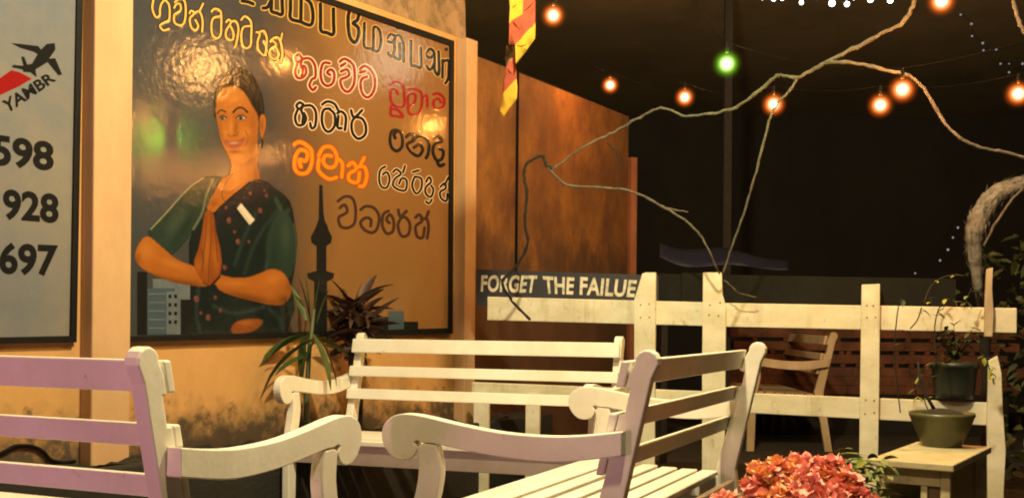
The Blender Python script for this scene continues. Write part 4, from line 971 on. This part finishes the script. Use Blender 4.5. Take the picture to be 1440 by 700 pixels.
# wispy climbing plant over the rail
r = plant_root('wispy_climber', fpt(1330, .5), 'wispy climber with small yellowish leaves straggling over the right end of the fence', 'plant')
b = MB()
def vine(pts, rad, leaves, big=1.0):
    P = smooth([at(*q) for q in pts], 4); b.tube(P, rad, 5, 0)
    for i in range(leaves):
        p = random.choice(P); b.leaf(p + Vector((random.uniform(-.01, .01), random.uniform(-.03, .0), random.uniform(-.01, .01))), (random.uniform(-1, 1), random.uniform(-.7, .1), random.uniform(-.6, .7)), random.uniform(.03, .06) * big, random.uniform(.018, .03) * big, .5, 1 if random.random() < .6 else 2, 3)
vine([(1266, 580, 5.1), (1258, 500, 5.1), (1262, 440, 5.1), (1268, 420, 5.12)], .003, 3)
vine([(1280, 462, 5.1), (1290, 450, 5.1), (1296, 432, 5.1)], .003, 3)
vine([(1300, 424, 5.15), (1308, 405, 5.2), (1322, 392, 5.2), (1340, 387, 5.2), (1356, 388, 5.2)], .004, 4, 1.0)
vine([(1318, 520, 5.05), (1314, 470, 5.1), (1318, 440, 5.1), (1326, 425, 5.1), (1336, 420, 5.1)], .003, 12)
vine([(1300, 424, 5.15), (1306, 428, 5.1), (1312, 418, 5.1)], .003, 4, 1.0)
vine([(1352, 432, 5.15), (1360, 420, 5.2), (1366, 405, 5.2)], .003, 5)
vine([(1398, 540, 5.05), (1392, 520, 5.05), (1384, 500, 5.05), (1376, 505, 5.05)], .003, 10, .9)
vine([(1290, 560, 5.05), (1286, 540, 5.05), (1292, 525, 5.05), (1300, 520, 5.05)], .003, 8)
vine([(1310, 585, 4.9), (1300, 560, 5.0), (1308, 530, 5.05), (1320, 500, 5.1)], .003, 4)
b.build('foliage', [M['barkdark'], M['leafyel'], M['leafdim']], r)

# coral flowers in the foreground
fc = at(1110, 750, 3.05)
r = plant_root('coral_flower_bush', Vector((fc.x, fc.y, 0)), 'bushy plant crowded with coral orange blossoms in the right foreground', 'flowering plant')
b = MB(); b.lathe([(.10, 0), (.11, .02), (.14, .22), (.15, .225), (.15, .25), (.13, .25), (.125, .2), (.01, .19)], (fc.x, fc.y, 0), 24); b.build('pot', M['potblack'], r)
heads = [(x, y + 11, Y, r_) for x, y, Y, r_ in [(1070, 672, 2.95, .052), (1096, 658, 3.05, .04), (1122, 655, 3.08, .045), (1166, 662, 3.0, .058), (1185, 680, 2.95, .05), (1130, 690, 2.88, .06), (1092, 700, 2.86, .05), (1046, 716, 2.85, .036), (1165, 705, 2.86, .055), (1210, 708, 2.92, .05), (1020, 700, 2.9, .03), (1140, 668, 3.0, .045), (1006, 712, 2.9, .035), (1200, 730, 2.9, .06), (1110, 735, 2.85, .06), (1060, 745, 2.85, .06)]]
for hx, hy, hY, hr in heads:
    c_ = at(hx, hy, hY); b = MB()
    for i in range(int(46 * hr / .05)):
        d_ = Vector((random.gauss(0, 1), random.gauss(0, 1), random.gauss(.25, 1))).normalized(); q = c_ + d_ * hr * random.uniform(.55, 1.0)
        rot = random.uniform(0, 6.28); ax = d_.orthogonal().normalized(); mi = 0 if random.random() < (.72 if hx > 1110 else .35) else 1
        for k in range(4):
            s_ = ax.copy(); s_.rotate(Matrix.Rotation(rot + k * 1.57, 3, d_))
            b.leaf(q, s_ + d_ * random.uniform(.4, .9), random.uniform(.020, .030), random.uniform(.020, .028), random.uniform(-1.3, .2), mi, 4, random.uniform(-.5, .5), .3)
    b.build('blossom', [M['coral'], M['orangepetal']], r)
    b = MB(); b.tube(smooth([Vector((fc.x + random.uniform(-.05, .05), fc.y, .2)), (c_ + fc * 1) / 2 * 1 + Vector((0, 0, -.05)) if False else c_.lerp(Vector((fc.x, fc.y, .2)), .5) + Vector((random.uniform(-.02, .02), 0, 0)), c_], 4), .004, 5); b.build('stem', M['leafdim'], r)
b = MB()
for i in range(260):
    px = random.choice([random.uniform(1000, 1230), random.uniform(1185, 1250), random.uniform(1040, 1120)]); top = 668 if px < 1180 else 640
    py = random.uniform(top, 760); an = random.uniform(0, 6.28)
    if px < 1060 and py < 690: continue
    b.leaf(at(px, py, random.uniform(2.98, 3.2)), (math.cos(an), math.sin(an), random.uniform(-.2, .8)), random.uniform(.03, .07), random.uniform(.014, .024), .7, 0 if random.random() < .75 else 1, 4, random.uniform(-1, 1))
for q in ([(1170, 640), (1182, 632), (1195, 628)], [(1165, 645), (1190, 636), (1215, 640)], [(1205, 650), (1225, 642), (1245, 655)], [(1085, 655), (1092, 645), (1098, 650)]):
    a_, e_ = at(*q[0], 3.1), at(*q[-1], 3.05); d_ = e_ - a_; b.leaf(a_, d_.normalized() + Vector((0, 0, .5)), d_.length * 1.15, .024, .8, 2, 6)
for i in range(150):
    px = random.gauss(1215, 22); py = random.uniform(645, 740); an = random.uniform(0, 6.28)
    b.leaf(at(px, py, random.uniform(2.98, 3.15)), (math.cos(an), math.sin(an) - .3, random.uniform(-.2, .9)), random.uniform(.025, .055), random.uniform(.012, .02), .7, 2, 4, random.uniform(-1, 1))
b.build('leaves', [M['leaf'], M['leafyel'], M['leafbright']], r)
